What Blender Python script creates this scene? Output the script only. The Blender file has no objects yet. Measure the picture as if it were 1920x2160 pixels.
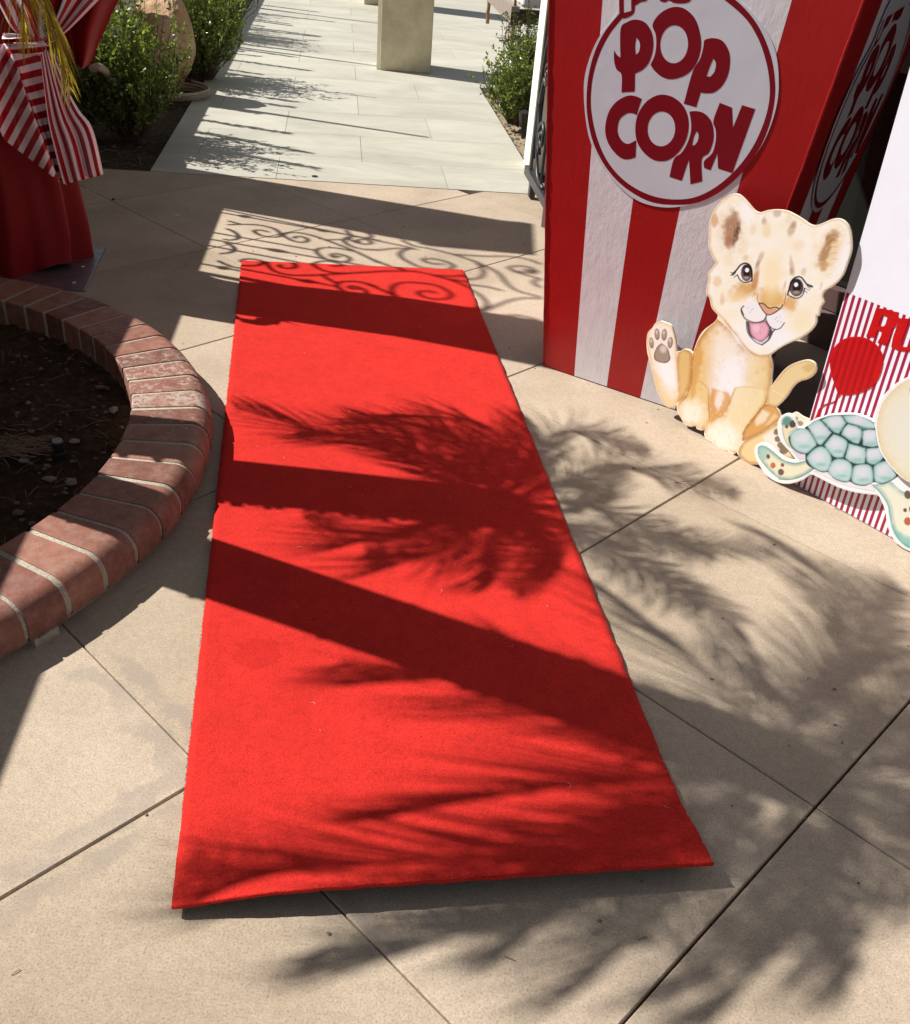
import bpy, bmesh, math, random
import numpy as np
from mathutils import Vector, Matrix
from mathutils.geometry import tessellate_polygon
random.seed(7); rng = np.random.default_rng(7)
sc = bpy.context.scene
col = sc.collection
# ------------------------------------------------------------------ camera, sky, sun, exposure
FOC, PITCH, ROLL, CAMH = 2069.78, 0.57988, -0.088244, 1.42
SUN_STRENGTH, SKY_STRENGTH, EXPOSURE = 5.0, 0.05, 0.6
SUN_EL, SUN_AZ = math.radians(45.0), math.radians(-14.4)      # shadows fall towards SUN_AZ (from +X)
SDIR = np.array([math.cos(SUN_AZ)*math.cos(SUN_EL), math.sin(SUN_AZ)*math.cos(SUN_EL), -math.sin(SUN_EL)])
cp, sp = math.cos(PITCH), math.sin(PITCH)
_r = np.array([1., 0, 0]); _f = np.array([0, cp, -sp]); _d = np.cross(_f, _r)
_r2 = math.cos(ROLL)*_r + math.sin(ROLL)*_d; _d2 = -math.sin(ROLL)*_r + math.cos(ROLL)*_d
CR = np.array([_r2, _d2, _f]); CC = np.array([0, 0, CAMH])
cam_d = bpy.data.cameras.new('camera'); cam = bpy.data.objects.new('camera', cam_d); col.objects.link(cam)
cam.matrix_world = Matrix([[_r2[0], -_d2[0], -_f[0], 0], [_r2[1], -_d2[1], -_f[1], 0], [_r2[2], -_d2[2], -_f[2], CAMH], [0, 0, 0, 1]])
cam_d.sensor_fit = 'HORIZONTAL'; cam_d.sensor_width = 36; cam_d.lens = 36*FOC/1920; cam_d.clip_end = 600; cam_d.clip_start = .05
sc.camera = cam
w = bpy.data.worlds.new('World'); sc.world = w; w.use_nodes = True
nt = w.node_tree; bg = nt.nodes['Background']; sky = nt.nodes.new('ShaderNodeTexSky'); sky.sky_type = 'NISHITA'
sky.sun_disc = False; sky.sun_elevation = SUN_EL
sky.sun_rotation = math.atan2(-SDIR[0], -SDIR[1]); bg.inputs[1].default_value = SKY_STRENGTH
hs_n = nt.nodes.new('ShaderNodeHueSaturation'); hs_n.inputs['Saturation'].default_value = .4
nt.links.new(sky.outputs[0], hs_n.inputs['Color']); nt.links.new(hs_n.outputs[0], bg.inputs[0])
sd = bpy.data.lights.new('sun', 'SUN'); sd.energy = SUN_STRENGTH; sd.angle = math.radians(.48); sd.color = (1, .95, .87)
so = bpy.data.objects.new('sun', sd); col.objects.link(so); so.location = (-20, 5, 20)
so.rotation_euler = Vector(SDIR).to_track_quat('-Z', 'Y').to_euler()
sc.view_settings.view_transform = 'Standard'; sc.view_settings.look = 'None'; sc.view_settings.gamma = 1
sc.view_settings.exposure = EXPOSURE; sc.view_settings.use_curve_mapping = False

# ------------------------------------------------------------------ measuring helpers (photo point -> place in the world)
def ray(x, y): return CR.T @ np.array([(x-960)/FOC, (y-1080)/FOC, 1])
def gp(x, y, z=0.):
    d = ray(x, y); return CC + d*(z-CAMH)/d[2]
def hit(x, y, P0, n):
    d = ray(x, y); return CC + d*np.dot(np.asarray(P0)-CC, n)/np.dot(d, n)
def proj(P):
    q = (np.asarray(P)-CC) @ CR.T
    return np.stack([960+FOC*q[..., 0]/q[..., 2], 1080+FOC*q[..., 1]/q[..., 2]], -1)
def Z(o, s, pts): return [(o[0]+p[0]/s, o[1]+p[1]/s) for p in pts]

# ------------------------------------------------------------------ materials
def lin(c):
    return tuple(((v/255)/12.92 if v/255 <= .04045 else ((v/255+.055)/1.055)**2.4) for v in c)
class M:
    def __init__(s, name, color=(.5, .5, .5), rough=.7, spec=.4, metal=0):
        s.m = bpy.data.materials.new(name); s.m.use_nodes = True; s.nt = s.m.node_tree
        s.b = s.nt.nodes['Principled BSDF']; s.b.inputs['Base Color'].default_value = (*color, 1)
        s.b.inputs['Roughness'].default_value = rough; s.b.inputs['Specular IOR Level'].default_value = spec
        s.b.inputs['Metallic'].default_value = metal
        s.co = s.nt.nodes.new('ShaderNodeTexCoord'); s.src = s.co.outputs['Object']; s.h = None
    def n(s, t, **k):
        a = s.nt.nodes.new('ShaderNode'+t)
        for q, v in k.items():
            if hasattr(a, q): setattr(a, q, v)
            else: s.con(v, a.inputs[q])
        return a
    def con(s, v, inp):
        if isinstance(v, bpy.types.NodeSocket): s.nt.links.new(v, inp)
        else: inp.default_value = v
    def world(s):
        g = s.nt.nodes.new('ShaderNodeNewGeometry'); s.src = g.outputs['Position']; return s
    def noise(s, scale, detail=4, rough=.55, stretch=None, dist=0):
        a = s.nt.nodes.new('ShaderNodeTexNoise'); v = s.src
        if stretch:
            mp = s.nt.nodes.new('ShaderNodeMapping'); s.nt.links.new(v, mp.inputs[0]); mp.inputs['Scale'].default_value = stretch; v = mp.outputs[0]
        s.nt.links.new(v, a.inputs['Vector']); a.inputs['Scale'].default_value = scale
        a.inputs['Detail'].default_value = detail; a.inputs['Roughness'].default_value = rough; a.inputs['Distortion'].default_value = dist
        return a.outputs[0]
    def ramp(s, v, stops):
        a = s.nt.nodes.new('ShaderNodeValToRGB'); s.nt.links.new(v, a.inputs[0]); e = a.color_ramp.elements
        while len(e) < len(stops): e.new(.5)
        for i, (p, c) in enumerate(stops):
            e[i].position = p; e[i].color = (*c, 1) if isinstance(c, tuple) else (c, c, c, 1)
        return a.outputs[0]
    def math(s, op, a, b=0., c=None):
        x = s.nt.nodes.new('ShaderNodeMath'); x.operation = op; s.con(a, x.inputs[0]); s.con(b, x.inputs[1])
        if c is not None: s.con(c, x.inputs[2])
        return x.outputs[0]
    def mix(s, f, a, b, mode='MIX'):
        x = s.nt.nodes.new('ShaderNodeMix'); x.data_type = 'RGBA'; x.blend_type = mode
        s.con(f, x.inputs[0])
        for v, i in ((a, 6), (b, 7)):
            if isinstance(v, tuple): v = (*v, 1) if len(v) == 3 else v
            s.con(v, x.inputs[i])
        return x.outputs[2]
    def color(s, c): s.nt.links.new(c, s.b.inputs['Base Color']); return s
    def bump(s, h, strength=.3, dist=.01):
        b = s.nt.nodes.new('ShaderNodeBump'); b.inputs['Strength'].default_value = strength; b.inputs['Distance'].default_value = dist
        s.nt.links.new(h, b.inputs['Height'])
        if s.h is not None: s.nt.links.new(s.h, b.inputs['Normal'])
        s.h = b.outputs[0]; s.nt.links.new(s.h, s.b.inputs['Normal']); return s
    def rnd(s):
        a = s.nt.nodes.new('ShaderNodeObjectInfo'); return a.outputs['Random']
    def attr(s, name):
        a = s.nt.nodes.new('ShaderNodeAttribute'); a.attribute_name = name; return a.outputs['Color']
    def rough(s, v): s.con(v, s.b.inputs['Roughness']); return s

def mul(c, k): return tuple(v*k for v in c)
# concrete ----------------------------------------------------------
mc = M('sand_finish_concrete', rough=.85, spec=.25).world()
base = mc.ramp(mc.noise(2.1, 5, .6), [(.28, (.325, .262, .198)), (.5, (.41, .335, .257)), (.72, (.475, .395, .308))])
fine = mc.noise(260, 3, .7); mid = mc.noise(60, 4, .6)
c = mc.mix(1., base, mc.ramp(fine, [(.3, .58), (.45, .94), (.75, 1.24)]), 'MULTIPLY')
c = mc.mix(.6, c, mc.ramp(mid, [(.3, .84), (.7, 1.12)]), 'MULTIPLY')
c = mc.mix(1., c, mc.ramp(mc.rnd(), [(0, (.93, .92, .90)), (.5, (1., 1., 1.)), (1, (1.05, 1.04, 1.05))]), 'MULTIPLY')
c = mc.mix(mc.math('GREATER_THAN', mc.noise(520, 2, .6), .71), c, (.12, .10, .08))
# damp mineral stains that follow the joints
sx = mc.n('SeparateXYZ'); mc.nt.links.new(mc.src, sx.inputs[0])
mm = mc.math('ADD', mc.math('MULTIPLY', sx.outputs[0], .67), mc.math('MULTIPLY', sx.outputs[1], .742))
nn = mc.math('ADD', mc.math('MULTIPLY', sx.outputs[0], .742), mc.math('MULTIPLY', sx.outputs[1], -.67))
wob = mc.math('MULTIPLY', mc.math('SUBTRACT', mc.noise(7, 5, .65), .5), .16)
def band(v, c0, near, far):
    d = mc.math('ABSOLUTE', mc.math('ADD', mc.math('SUBTRACT', v, c0), wob))
    r = mc.nt.nodes.new('ShaderNodeValToRGB'); mc.nt.links.new(d, r.inputs[0]); e = r.color_ramp.elements
    e[0].position = near*.5; e[0].color = (0, 0, 0, 1); e[1].position = near; e[1].color = (1, 1, 1, 1)
    a = e.new(far*.8); a.color = (1, 1, 1, 1); a = e.new(far); a.color = (0, 0, 0, 1); return r.outputs[0]
left = mc.math('LESS_THAN', sx.outputs[0], -.02)
st = mc.math('MULTIPLY', left, mc.math('MAXIMUM', band(mm, .632, .015, .06), band(nn, -1.118, .015, .065)))
st = mc.math('MULTIPLY', st, mc.ramp(mc.noise(5, 4, .7), [(.42, 0.), (.55, 1.)]))
st = mc.math('MULTIPLY', st, mc.ramp(mc.noise(60, 4, .7), [(.3, .45), (.6, 1.)]))
c = mc.mix(mc.math('MULTIPLY', st, .5), c, (.235, .205, .185))
big = mc.ramp(mc.noise(4.5, 6, .7, dist=.6), [(.55, 0.), (.72, 1.)])
c = mc.mix(mc.math('MULTIPLY', big, .18), c, (.27, .225, .19))
mc.color(c).bump(fine, .35, .0018).bump(mid, .2, .003)
MAT = dict(concrete=mc.m)
MAT['joint'] = M('dark_slab_joint', (.035, .03, .026), .95).m  # one even dark colour for the joints between slabs
MAT['ground'] = M('packed_ground', (.16, .12, .085), .95).m
# paving tile
mt = M('porcelain_paving', rough=.55, spec=.4).world()
b1 = mt.noise(1.3, 6, .65, (1, 2.6, 1), .8); b2 = mt.noise(9, 5, .6, (1, 3.5, 1))
c = mt.ramp(b1, [(.3, (.36, .353, .31)), (.7, (.50, .49, .425))])
c = mt.mix(.5, c, mt.ramp(b2, [(.3, .86), (.7, 1.1)]), 'MULTIPLY')
c = mt.mix(.5, c, mt.ramp(mt.rnd(), [(0, (.92, .9, .86)), (.5, (1, 1, .98)), (1, (1.06, 1.05, 1.05))]), 'MULTIPLY')
sx = mt.n('SeparateXYZ'); mt.nt.links.new(mt.src, sx.inputs[0])
mt.color(c).bump(mt.noise(120, 3), .08, .001)
MAT['tile'] = mt.m
MAT['grout'] = M('pale_grout', (.5, .49, .44), .9).m
# carpet
mr = M('red_carpet_pile', rough=1., spec=.05).world()
f1 = mr.noise(300, 3, .75); f2 = mr.noise(48, 5, .7, (1, 1, 1), .8); f3 = mr.noise(9, 6, .65)
c = mr.mix(1., (.575, .029, .023), mr.ramp(f1, [(.3, .6), (.5, .97), (.7, 1.22)]), 'MULTIPLY')
c = mr.mix(.75, c, mr.ramp(f2, [(.3, .78), (.5, 1.), (.7, 1.12)]), 'MULTIPLY')
c = mr.mix(.7, c, mr.ramp(f3, [(.35, .88), (.65, 1.06)]), 'MULTIPLY')
gsc = gp(545, 1385); dsc = mr.nt.nodes.new('ShaderNodeVectorMath'); dsc.operation = 'DISTANCE'; mr.nt.links.new(mr.src, dsc.inputs[0]); dsc.inputs[1].default_value = tuple(gsc)
scf = mr.math('MULTIPLY', mr.math('LESS_THAN', mr.math('ADD', dsc.outputs['Value'], mr.math('MULTIPLY', f2, .05)), .075), .35)
c = mr.mix(scf, c, (.36, .012, .012))
mr.color(c).bump(f1, .7, .003).bump(f2, .35, .004)
mr.b.inputs['Sheen Weight'].default_value = .35; mr.b.inputs['Sheen Roughness'].default_value = .5; mr.b.inputs['Sheen Tint'].default_value = (1, .12, .1, 1)
MAT['carpet'] = mr.m
MAT['backing'] = M('grey_carpet_backing', (.12, .1, .09), .95).m
# brick
mb = M('clay_brick', rough=.62, spec=.35).world()
c = mb.ramp(mb.rnd(), [(0, (.15, .058, .042)), (.3, (.26, .105, .07)), (.65, (.20, .078, .058)), (1, (.33, .145, .095))])
c = mb.mix(.8, c, mb.ramp(mb.noise(30, 5, .7), [(.3, .72), (.7, 1.25)]), 'MULTIPLY')
c = mb.mix(.5, c, mb.ramp(mb.noise(220, 3, .7), [(.3, .75), (.7, 1.2)]), 'MULTIPLY')
ef = mb.attr('chalk'); sepc = mb.n('SeparateColor'); mb.nt.links.new(ef, sepc.inputs[0])
oi = mb.nt.nodes.new('ShaderNodeObjectInfo'); sc2 = mb.n('SeparateColor'); mb.nt.links.new(oi.outputs['Color'], sc2.inputs[0])
thr = mb.math('SUBTRACT', 1., sc2.outputs[0])
pat = mb.math('GREATER_THAN', mb.noise(55, 6, .75, (1, 1, 1), .5), mb.math('ADD', mb.math('MULTIPLY', thr, .3), .44))
pat = mb.math('MULTIPLY', pat, mb.ramp(mb.noise(16, 4), [(.38, .15), (.6, .9)]))
c = mb.mix(pat, c, (.40, .33, .29))
c = mb.mix(mb.ramp(mb.noise(26, 6, .8), [(.45, 0.), (.75, .4)]), c, (.42, .33, .28))
mb.color(c).bump(mb.noise(150, 4, .7), .35, .002); mb.rough(mb.ramp(mb.noise(12, 3), [(.3, .45), (.7, .75)]))
MAT['brick'] = mb.m
mo = M('sandy_mortar', rough=.95, spec=.2).world()
mo.color(mo.ramp(mo.noise(300, 4, .8), [(.35, (.2, .18, .14)), (.5, (.42, .38, .31)), (.7, (.56, .52, .44))])).bump(mo.noise(220, 4, .8), .8, .003)
MAT['mortar'] = mo.m
mg = M('cracked_mortar', rough=.95, spec=.2).world()
mg.color(mg.ramp(mg.noise(90, 4, .7), [(.3, (.33, .29, .22)), (.7, (.5, .45, .35))])).bump(mg.noise(60, 4, .8), .8, .004)
MAT['mortar_lump'] = mg.m
def soilmat(name, a, b, c_, s=38):
    m = M(name, rough=.95, spec=.15).world()
    c = m.ramp(m.noise(s, 8, .75), [(.3, a), (.5, b), (.68, c_)])
    c = m.mix(.6, c, m.ramp(m.noise(3.5, 3), [(.3, .7), (.7, 1.25)]), 'MULTIPLY')
    m.color(c).bump(m.noise(70, 8, .8), 1., .012); return m.m
MAT['soil'] = soilmat('dark_planter_soil', (.028, .016, .010), (.065, .037, .023), (.12, .08, .055))
MAT['bed'] = soilmat('bed_soil', (.035, .022, .013), (.085, .058, .037), (.16, .12, .085))
MAT['sand'] = soilmat('sandy_bed_soil', (.15, .105, .06), (.36, .28, .18), (.52, .43, .3), 60)
ms = M('pebble_stone', rough=.85, spec=.3); ms.color(ms.ramp(ms.rnd(), [(0, (.12, .09, .07)), (.5, (.22, .19, .16)), (1, (.36, .32, .27))])).bump(ms.noise(40, 4), .4, .004)
MAT['pebble'] = ms.m
# paints and plaster
def paint(name, colr, rough=.45, spec=.4, bs=.22, sc_=45, var=.06, col2=None):
    m = M(name, colr, rough, spec).world()
    c = m.mix(1., colr, m.ramp(m.noise(14, 5, .6), [(.3, 1-var), (.7, 1+var)]), 'MULTIPLY')
    if col2: c = m.mix(m.ramp(m.noise(24, 6, .7), [(.6, 0.), (.78, .5)]), c, col2)
    m.color(c).bump(m.noise(sc_, 6, .7, (1, 1, .45)), bs, .004).bump(m.noise(9, 3), .08, .01); return m.m
MAT['box_red'] = paint('rolled_red_paint', (.37, .007, .009), .42)
MAT['box_white'] = paint('rolled_white_paint', (.74, .72, .79), .5, bs=.36, var=.05, col2=(.55, .5, .5))
MAT['edge_red'] = paint('thick_red_edge_paint', (.29, .006, .008), .4, bs=.9, sc_=90)
MAT['sign_white'] = paint('smooth_sign_white', (.62, .65, .75), .3, bs=.03, var=.03)
MAT['sign_red'] = paint('sign_lettering_red', (.20, .004, .013), .32, bs=.03, var=.03)
MAT['foam'] = M('white_foam_board', (.86, .86, .88), .6).m
MAT['board_white'] = paint('white_board_face', (.76, .78, .89), .4, bs=.02, var=.02)
MAT['board_red'] = M('crimson_vinyl_stripe', (.34, .012, .05), .4).m
MAT['vinyl_red'] = paint('red_vinyl_cutout', (.50, .008, .010), .3, bs=.25, sc_=22, var=.1)
MAT['vinyl_stripe'] = M('red_vinyl_over_stripe', (.37, .007, .012), .3).m
def plaster(name, colr, var=.12):
    m = M(name, colr, .9, .2).world(); c = m.mix(1., colr, m.ramp(m.noise(5, 6, .65), [(.3, 1-var), (.7, 1+var)]), 'MULTIPLY')
    m.color(c).bump(m.noise(160, 4, .7), .4, .003); return m.m
MAT['wall'] = plaster('cream_plaster', (.58, .53, .43))
MAT['pillar'] = plaster('cream_stucco', (.60, .53, .37), .2)
MAT['post'] = plaster('white_stucco', (.80, .78, .66), .05)
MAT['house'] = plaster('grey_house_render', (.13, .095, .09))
MAT['iron'] = M('black_wrought_iron', (.028, .03, .034), .42, .5).m
MAT['bronze'] = M('dark_window_frame', (.11, .065, .06), .45, .4).m
mgl = M('dark_window_glass', (.012, .014, .012), .06, .5); MAT['glass'] = mgl.m
ml = M('galvanised_steel', (.32, .33, .36), .38, .5, .85); ml.color(ml.ramp(ml.noise(20, 4), [(.3, (.24, .25, .28)), (.7, (.4, .41, .45))])); MAT['steel'] = ml.m
MAT['plastic'] = M('black_plastic', (.02, .02, .02), .45).m
MAT['cap_grey'] = M('grey_plastic_cap', (.3, .3, .28), .5).m
mh = M('grey_garden_hose', (.38, .31, .25), .6); MAT['hose'] = mh.m
mrk = M('ochre_boulder', rough=.9).world()
mrk.color(mrk.mix(.8, mrk.ramp(mrk.noise(5, 6, .65), [(.3, (.30, .17, .09)), (.5, (.46, .29, .17)), (.7, (.58, .42, .29))]), mrk.ramp(mrk.noise(30, 5, .7), [(.3, .7), (.7, 1.2)]), 'MULTIPLY')).bump(mrk.noise(18, 7, .7), .7, .03)
MAT['rock'] = mrk.m
# cloth
mv = M('red_velvet', (.21, .0014, .0045), .55, .3).world(); mv.b.inputs['Sheen Weight'].default_value = .25; mv.b.inputs['Sheen Tint'].default_value = (1, .04, .05, 1)
MAT['velvet'] = mv.m
def satin():
    m = M('striped_satin', rough=.38, spec=.5); u = m.nt.nodes.new('ShaderNodeUVMap'); s = m.n('SeparateXYZ'); m.nt.links.new(u.outputs[0], s.inputs[0])
    f = m.math('FRACT', s.outputs[0]); g = m.math('LESS_THAN', f, .5)
    m.color(m.mix(g, (.42, .003, .010), (.88, .80, .84))); return m.m
MAT['satin'] = satin()
# leaves
def leaf(name, ramp, rough=.35, trans=.25, spec=.5):
    m = M(name, rough=rough, spec=spec); a = m.attr('tint'); s = m.n('SeparateColor'); m.nt.links.new(a, s.inputs[0])
    c = m.ramp(s.outputs[0], ramp); m.color(c)
    tr = m.nt.nodes.new('ShaderNodeBsdfTranslucent'); mx = m.nt.nodes.new('ShaderNodeMixShader'); mx.inputs[0].default_value = trans
    c2 = m.mix(1., c, (1.5, 1.5, .6), 'MULTIPLY'); m.nt.links.new(c2, tr.inputs[0])
    m.nt.links.new(m.b.outputs[0], mx.inputs[1]); m.nt.links.new(tr.outputs[0], mx.inputs[2])
    m.nt.links.new(mx.outputs[0], m.nt.nodes['Material Output'].inputs[0]); return m.m
MAT['shrub'] = leaf('small_glossy_leaves', [(0, (.045, .07, .02)), (.5, (.11, .165, .042)), (.85, (.2, .26, .07)), (1, (.34, .38, .13))], .25, .42)
MAT['palm'] = leaf('palm_leaflets', [(0, (.05, .08, .02)), (.6, (.1, .14, .03)), (1, (.3, .26, .05))], .4, .3)
MAT['palm_dry'] = leaf('yellowing_palm_leaflets', [(0, (.16, .12, .02)), (.5, (.40, .31, .06)), (1, (.62, .52, .16))], .4, .5)
MAT['stem'] = M('woody_stem', (.11, .075, .045), .85).m
mk = M('palm_trunk_bark', rough=.95).world(); mk.color(mk.ramp(mk.noise(30, 5), [(.3, (.06, .04, .03)), (.7, (.2, .15, .1))])).bump(mk.noise(50, 5), .8, .01); MAT['bark'] = mk.m
MAT['twig'] = M('dry_twig', (.2, .13, .09), .9).m
MAT['wood'] = paint('weathered_timber', (.23, .19, .16), .7, bs=.3)
MAT['wood_dark'] = M('dark_stained_timber', (.035, .02, .015), .6).m
MAT['cushion'] = M('white_cushion_fabric', (.75, .73, .70), .9).m
MAT['cushion_lint'] = M('pale_lint', (.6, .3, .28), .9).m
MAT['rope'] = M('brown_jute_rope', (.25, .15, .09), .95).m
mp_ = M('watercolour_print', rough=.5, spec=.3); mp_.color(mp_.attr('ink')); MAT['print'] = mp_.m

# ------------------------------------------------------------------ object helpers
PW = {}
def setp(o, label=None, cat=None, group=None, kind=None):
    if label: o['label'] = label
    if cat: o['category'] = cat
    if group: o['group'] = group
    if kind: o['kind'] = kind
    return o
def empty(name, loc, label=None, cat=None, group=None, kind=None):
    o = bpy.data.objects.new(name, None); col.objects.link(o); o.location = tuple(loc); o.empty_display_size = .1
    PW[o.name] = np.array(loc, float); return setp(o, label, cat, group, kind)
def mesh(name, V, F, mats, parent=None, smooth=False, midx=None, base=None):
    """V in world coordinates; origin is put at `base` (top-level) or at the parent's origin."""
    V = np.asarray(V, float)
    off = PW[parent.name] if parent is not None else (np.array(base, float) if base is not None else np.zeros(3))
    me = bpy.data.meshes.new(name); me.from_pydata((V-off).tolist(), [], F if isinstance(F, list) else F.tolist())
    if not isinstance(mats, (list, tuple)): mats = [mats]
    for m in mats: me.materials.append(m)
    if midx is not None: me.polygons.foreach_set('material_index', midx)
    if smooth: me.polygons.foreach_set('use_smooth', [True]*len(me.polygons))
    me.update(); o = bpy.data.objects.new(name, me); col.objects.link(o)
    if parent is not None: o.parent = parent; PW[o.name] = off
    else: o.location = tuple(off); PW[o.name] = off
    return o
class MB:
    def __init__(s): s.V = []; s.F = []; s.mi = []
    def add(s, V, F, mi=0):
        k = len(s.V); s.V += [tuple(v) for v in V]; s.F += [tuple(i+k for i in f) for f in F]; s.mi += [mi]*len(F)
    def box(s, c, sz, ux=(1, 0, 0), uy=(0, 1, 0), uz=(0, 0, 1), mi=0):
        c, ux, uy, uz = (np.asarray(a, float) for a in (c, ux, uy, uz)); V = []
        for k in (-.5, .5):
            for j in (-.5, .5):
                for i in (-.5, .5): V.append(c+ux*i*sz[0]+uy*j*sz[1]+uz*k*sz[2])
        s.add(V, [(0, 2, 3, 1), (4, 5, 7, 6), (0, 1, 5, 4), (2, 6, 7, 3), (0, 4, 6, 2), (1, 3, 7, 5)], mi)
    def tube(s, P, R, n=6, cap=True, mi=0):
        P = np.asarray(P, float); R = np.broadcast_to(np.asarray(R, float), (len(P),)); V = []; up = np.array([.123, .2, .97])
        for i in range(len(P)):
            t = P[min(i+1, len(P)-1)]-P[max(i-1, 0)]; t = t/(np.linalg.norm(t)+1e-12)
            a = np.cross(t, up if abs(t @ up) < .95 else np.array([1., 0, 0])); a /= np.linalg.norm(a); b = np.cross(t, a)
            for k in range(n):
                q = 2*math.pi*k/n; V.append(P[i]+R[i]*(math.cos(q)*a+math.sin(q)*b))
        F = [(i*n+k, i*n+(k+1) % n, (i+1)*n+(k+1) % n, (i+1)*n+k) for i in range(len(P)-1) for k in range(n)]
        if cap: F += [tuple(range(n))[::-1], tuple((len(P)-1)*n+k for k in range(n))]
        s.add(V, F, mi)
    def lathe(s, c, prof, n=20, mi=0):
        V = [(c[0]+r*math.cos(2*math.pi*k/n), c[1]+r*math.sin(2*math.pi*k/n), c[2]+z) for r, z in prof for k in range(n)]
        F = [(i*n+k, i*n+(k+1) % n, (i+1)*n+(k+1) % n, (i+1)*n+k) for i in range(len(prof)-1) for k in range(n)]
        F += [tuple(range(n))[::-1], tuple((len(prof)-1)*n+k for k in range(n))]; s.add(V, F, mi)
    def build(s, name, mats, parent=None, smooth=False, base=None):
        return mesh(name, s.V, s.F, mats, parent, smooth, s.mi, base)
def bevel(o, wd=.01, seg=2):
    m = o.modifiers.new('b', 'BEVEL'); m.width = wd; m.segments = seg; m.limit_method = 'ANGLE'; return o
def smooth_poly(P, closed=True, ang=50, sub=5):
    P = [np.array(p, float) for p in P]; n = len(P); out = []
    def corner(i):
        if not closed and i in (0, n-1): return True
        a = P[i]-P[i-1]; b = P[(i+1) % n]-P[i]
        c = (a @ b)/(np.linalg.norm(a)*np.linalg.norm(b)+1e-9); return c < math.cos(math.radians(ang))
    cs = [corner(i) for i in range(n)]
    for i in range(n if closed else n-1):
        p1, p2 = P[i], P[(i+1) % n]; p0 = P[i-1] if not cs[i] else 2*p1-p2; p3 = P[(i+2) % n] if not cs[(i+1) % n] else 2*p2-p1
        if cs[i] and not cs[(i+1) % n]: p0 = p1-(p2-p1)*.3
        for k in range(sub):
            t = k/sub; out.append(.5*((2*p1)+(-p0+p2)*t+(2*p0-5*p1+4*p2-p3)*t*t+(-p0+3*p1-3*p2+p3)*t**3))
    if not closed: out.append(P[-1])
    return np.array(out)
def extrude(mb, loops, place, z0, z1, mi=0):
    """loops: list of 2D loops (first outer, others holes); place(u,w,n)->xyz. Solid plate between z0 and z1."""
    L = [[Vector((p[0], p[1], 0)) for p in lp] for lp in loops]; tris = tessellate_polygon(L)
    flat = [p for lp in loops for p in lp]; n = len(flat)
    V = [place(p[0], p[1], z1) for p in flat]+[place(p[0], p[1], z0) for p in flat]
    F = []
    for t in tris:
        a, b, c = (flat[i] for i in t); s_ = (b[0]-a[0])*(c[1]-a[1])-(b[1]-a[1])*(c[0]-a[0])
        t = tuple(t) if s_ > 0 else tuple(t)[::-1]; F.append(t); F.append(tuple(i+n for i in t[::-1]))
    k = 0
    for lp in loops:
        m = len(lp); area = sum(lp[i][0]*lp[(i+1) % m][1]-lp[(i+1) % m][0]*lp[i][1] for i in range(m))
        for i in range(m):
            a, b = k+i, k+(i+1) % m
            hole = lp is not loops[0]
            ccw = (area > 0) != hole
            F.append((a+n, b+n, b, a) if ccw else (a, b, b+n, a+n))
        k += m
    mb.add(V, F, mi)
class Plane:
    """upright or leaning flat surface: origin, u along its base, w up it, n out towards the viewer"""
    def __init__(s, A, B, lean=0.):
        s.O = np.array(A, float); u = np.array(B, float)-s.O; u[2] = 0; s.u = u/np.linalg.norm(u)
        n0 = np.array([s.u[1], -s.u[0], 0]); w_ = np.array([0, 0, 1.])+n0*lean; s.w = w_/np.linalg.norm(w_); s.n = np.cross(s.u, s.w); 
    def uv(s, x, y):
        P = hit(x, y, s.O, s.n)-s.O; return np.array([P @ s.u, P @ s.w])
    def at(s, u, w_, n=0.): return s.O+s.u*u+s.w*w_+s.n*n
    def poly(s, px): return [s.uv(*p) for p in px]

# ------------------------------------------------------------------ GROUND, TERRACE SLABS
setp(mesh('ground', [(-150, -150, -.07), (150, -150, -.07), (150, 150, -.07), (-150, 150, -.07)], [(0, 1, 2, 3)], MAT['ground']), kind='structure')
WU = np.array([.9893, .146, 0]); WV = np.array([-.146, .9893, 0])
def wp(u, v, z=0.): return WU*u+WV*v+np.array([0, 0, z])
E0, E1 = np.array([-2.9, 4.94]), np.array([4.5, 5.83])         # far edge line of the terrace
E0 = np.array(gp(316, 361)[:2]); E1 = np.array(gp(1130, 410)[:2]); ed = E1-E0; E0, E1 = E0-ed*.75, E0+ed*4
terr = setp(mesh('terrace', [(-4, -3, -.042), (7, -3, -.042), (7, E0[1]+(7-E0[0])*(ed[1]/ed[0]), -.042), (-4, E0[1]+(-4-E0[0])*(ed[1]/ed[0]), -.042)], [(0, 1, 2, 3)], MAT['joint']), kind='structure')
DS = np.array([.742, -.67]); DT = np.array([.67, .742])
def clip(poly, p0, nrm):
    out = []
    for i in range(len(poly)):
        a, b = poly[i], poly[(i+1) % len(poly)]; da, db = (a-p0) @ nrm, (b-p0) @ nrm
        if da >= 0: out.append(a)
        if (da >= 0) != (db >= 0): out.append(a+(b-a)*da/(da-db))
    return out
en = np.array([ed[1], -ed[0]]); en /= np.linalg.norm(en)
ms_ = [.632+.795*k for k in range(-6, 12)]; ns_ = [-.315-.805*k for k in range(-8, 9)][::-1]
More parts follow.
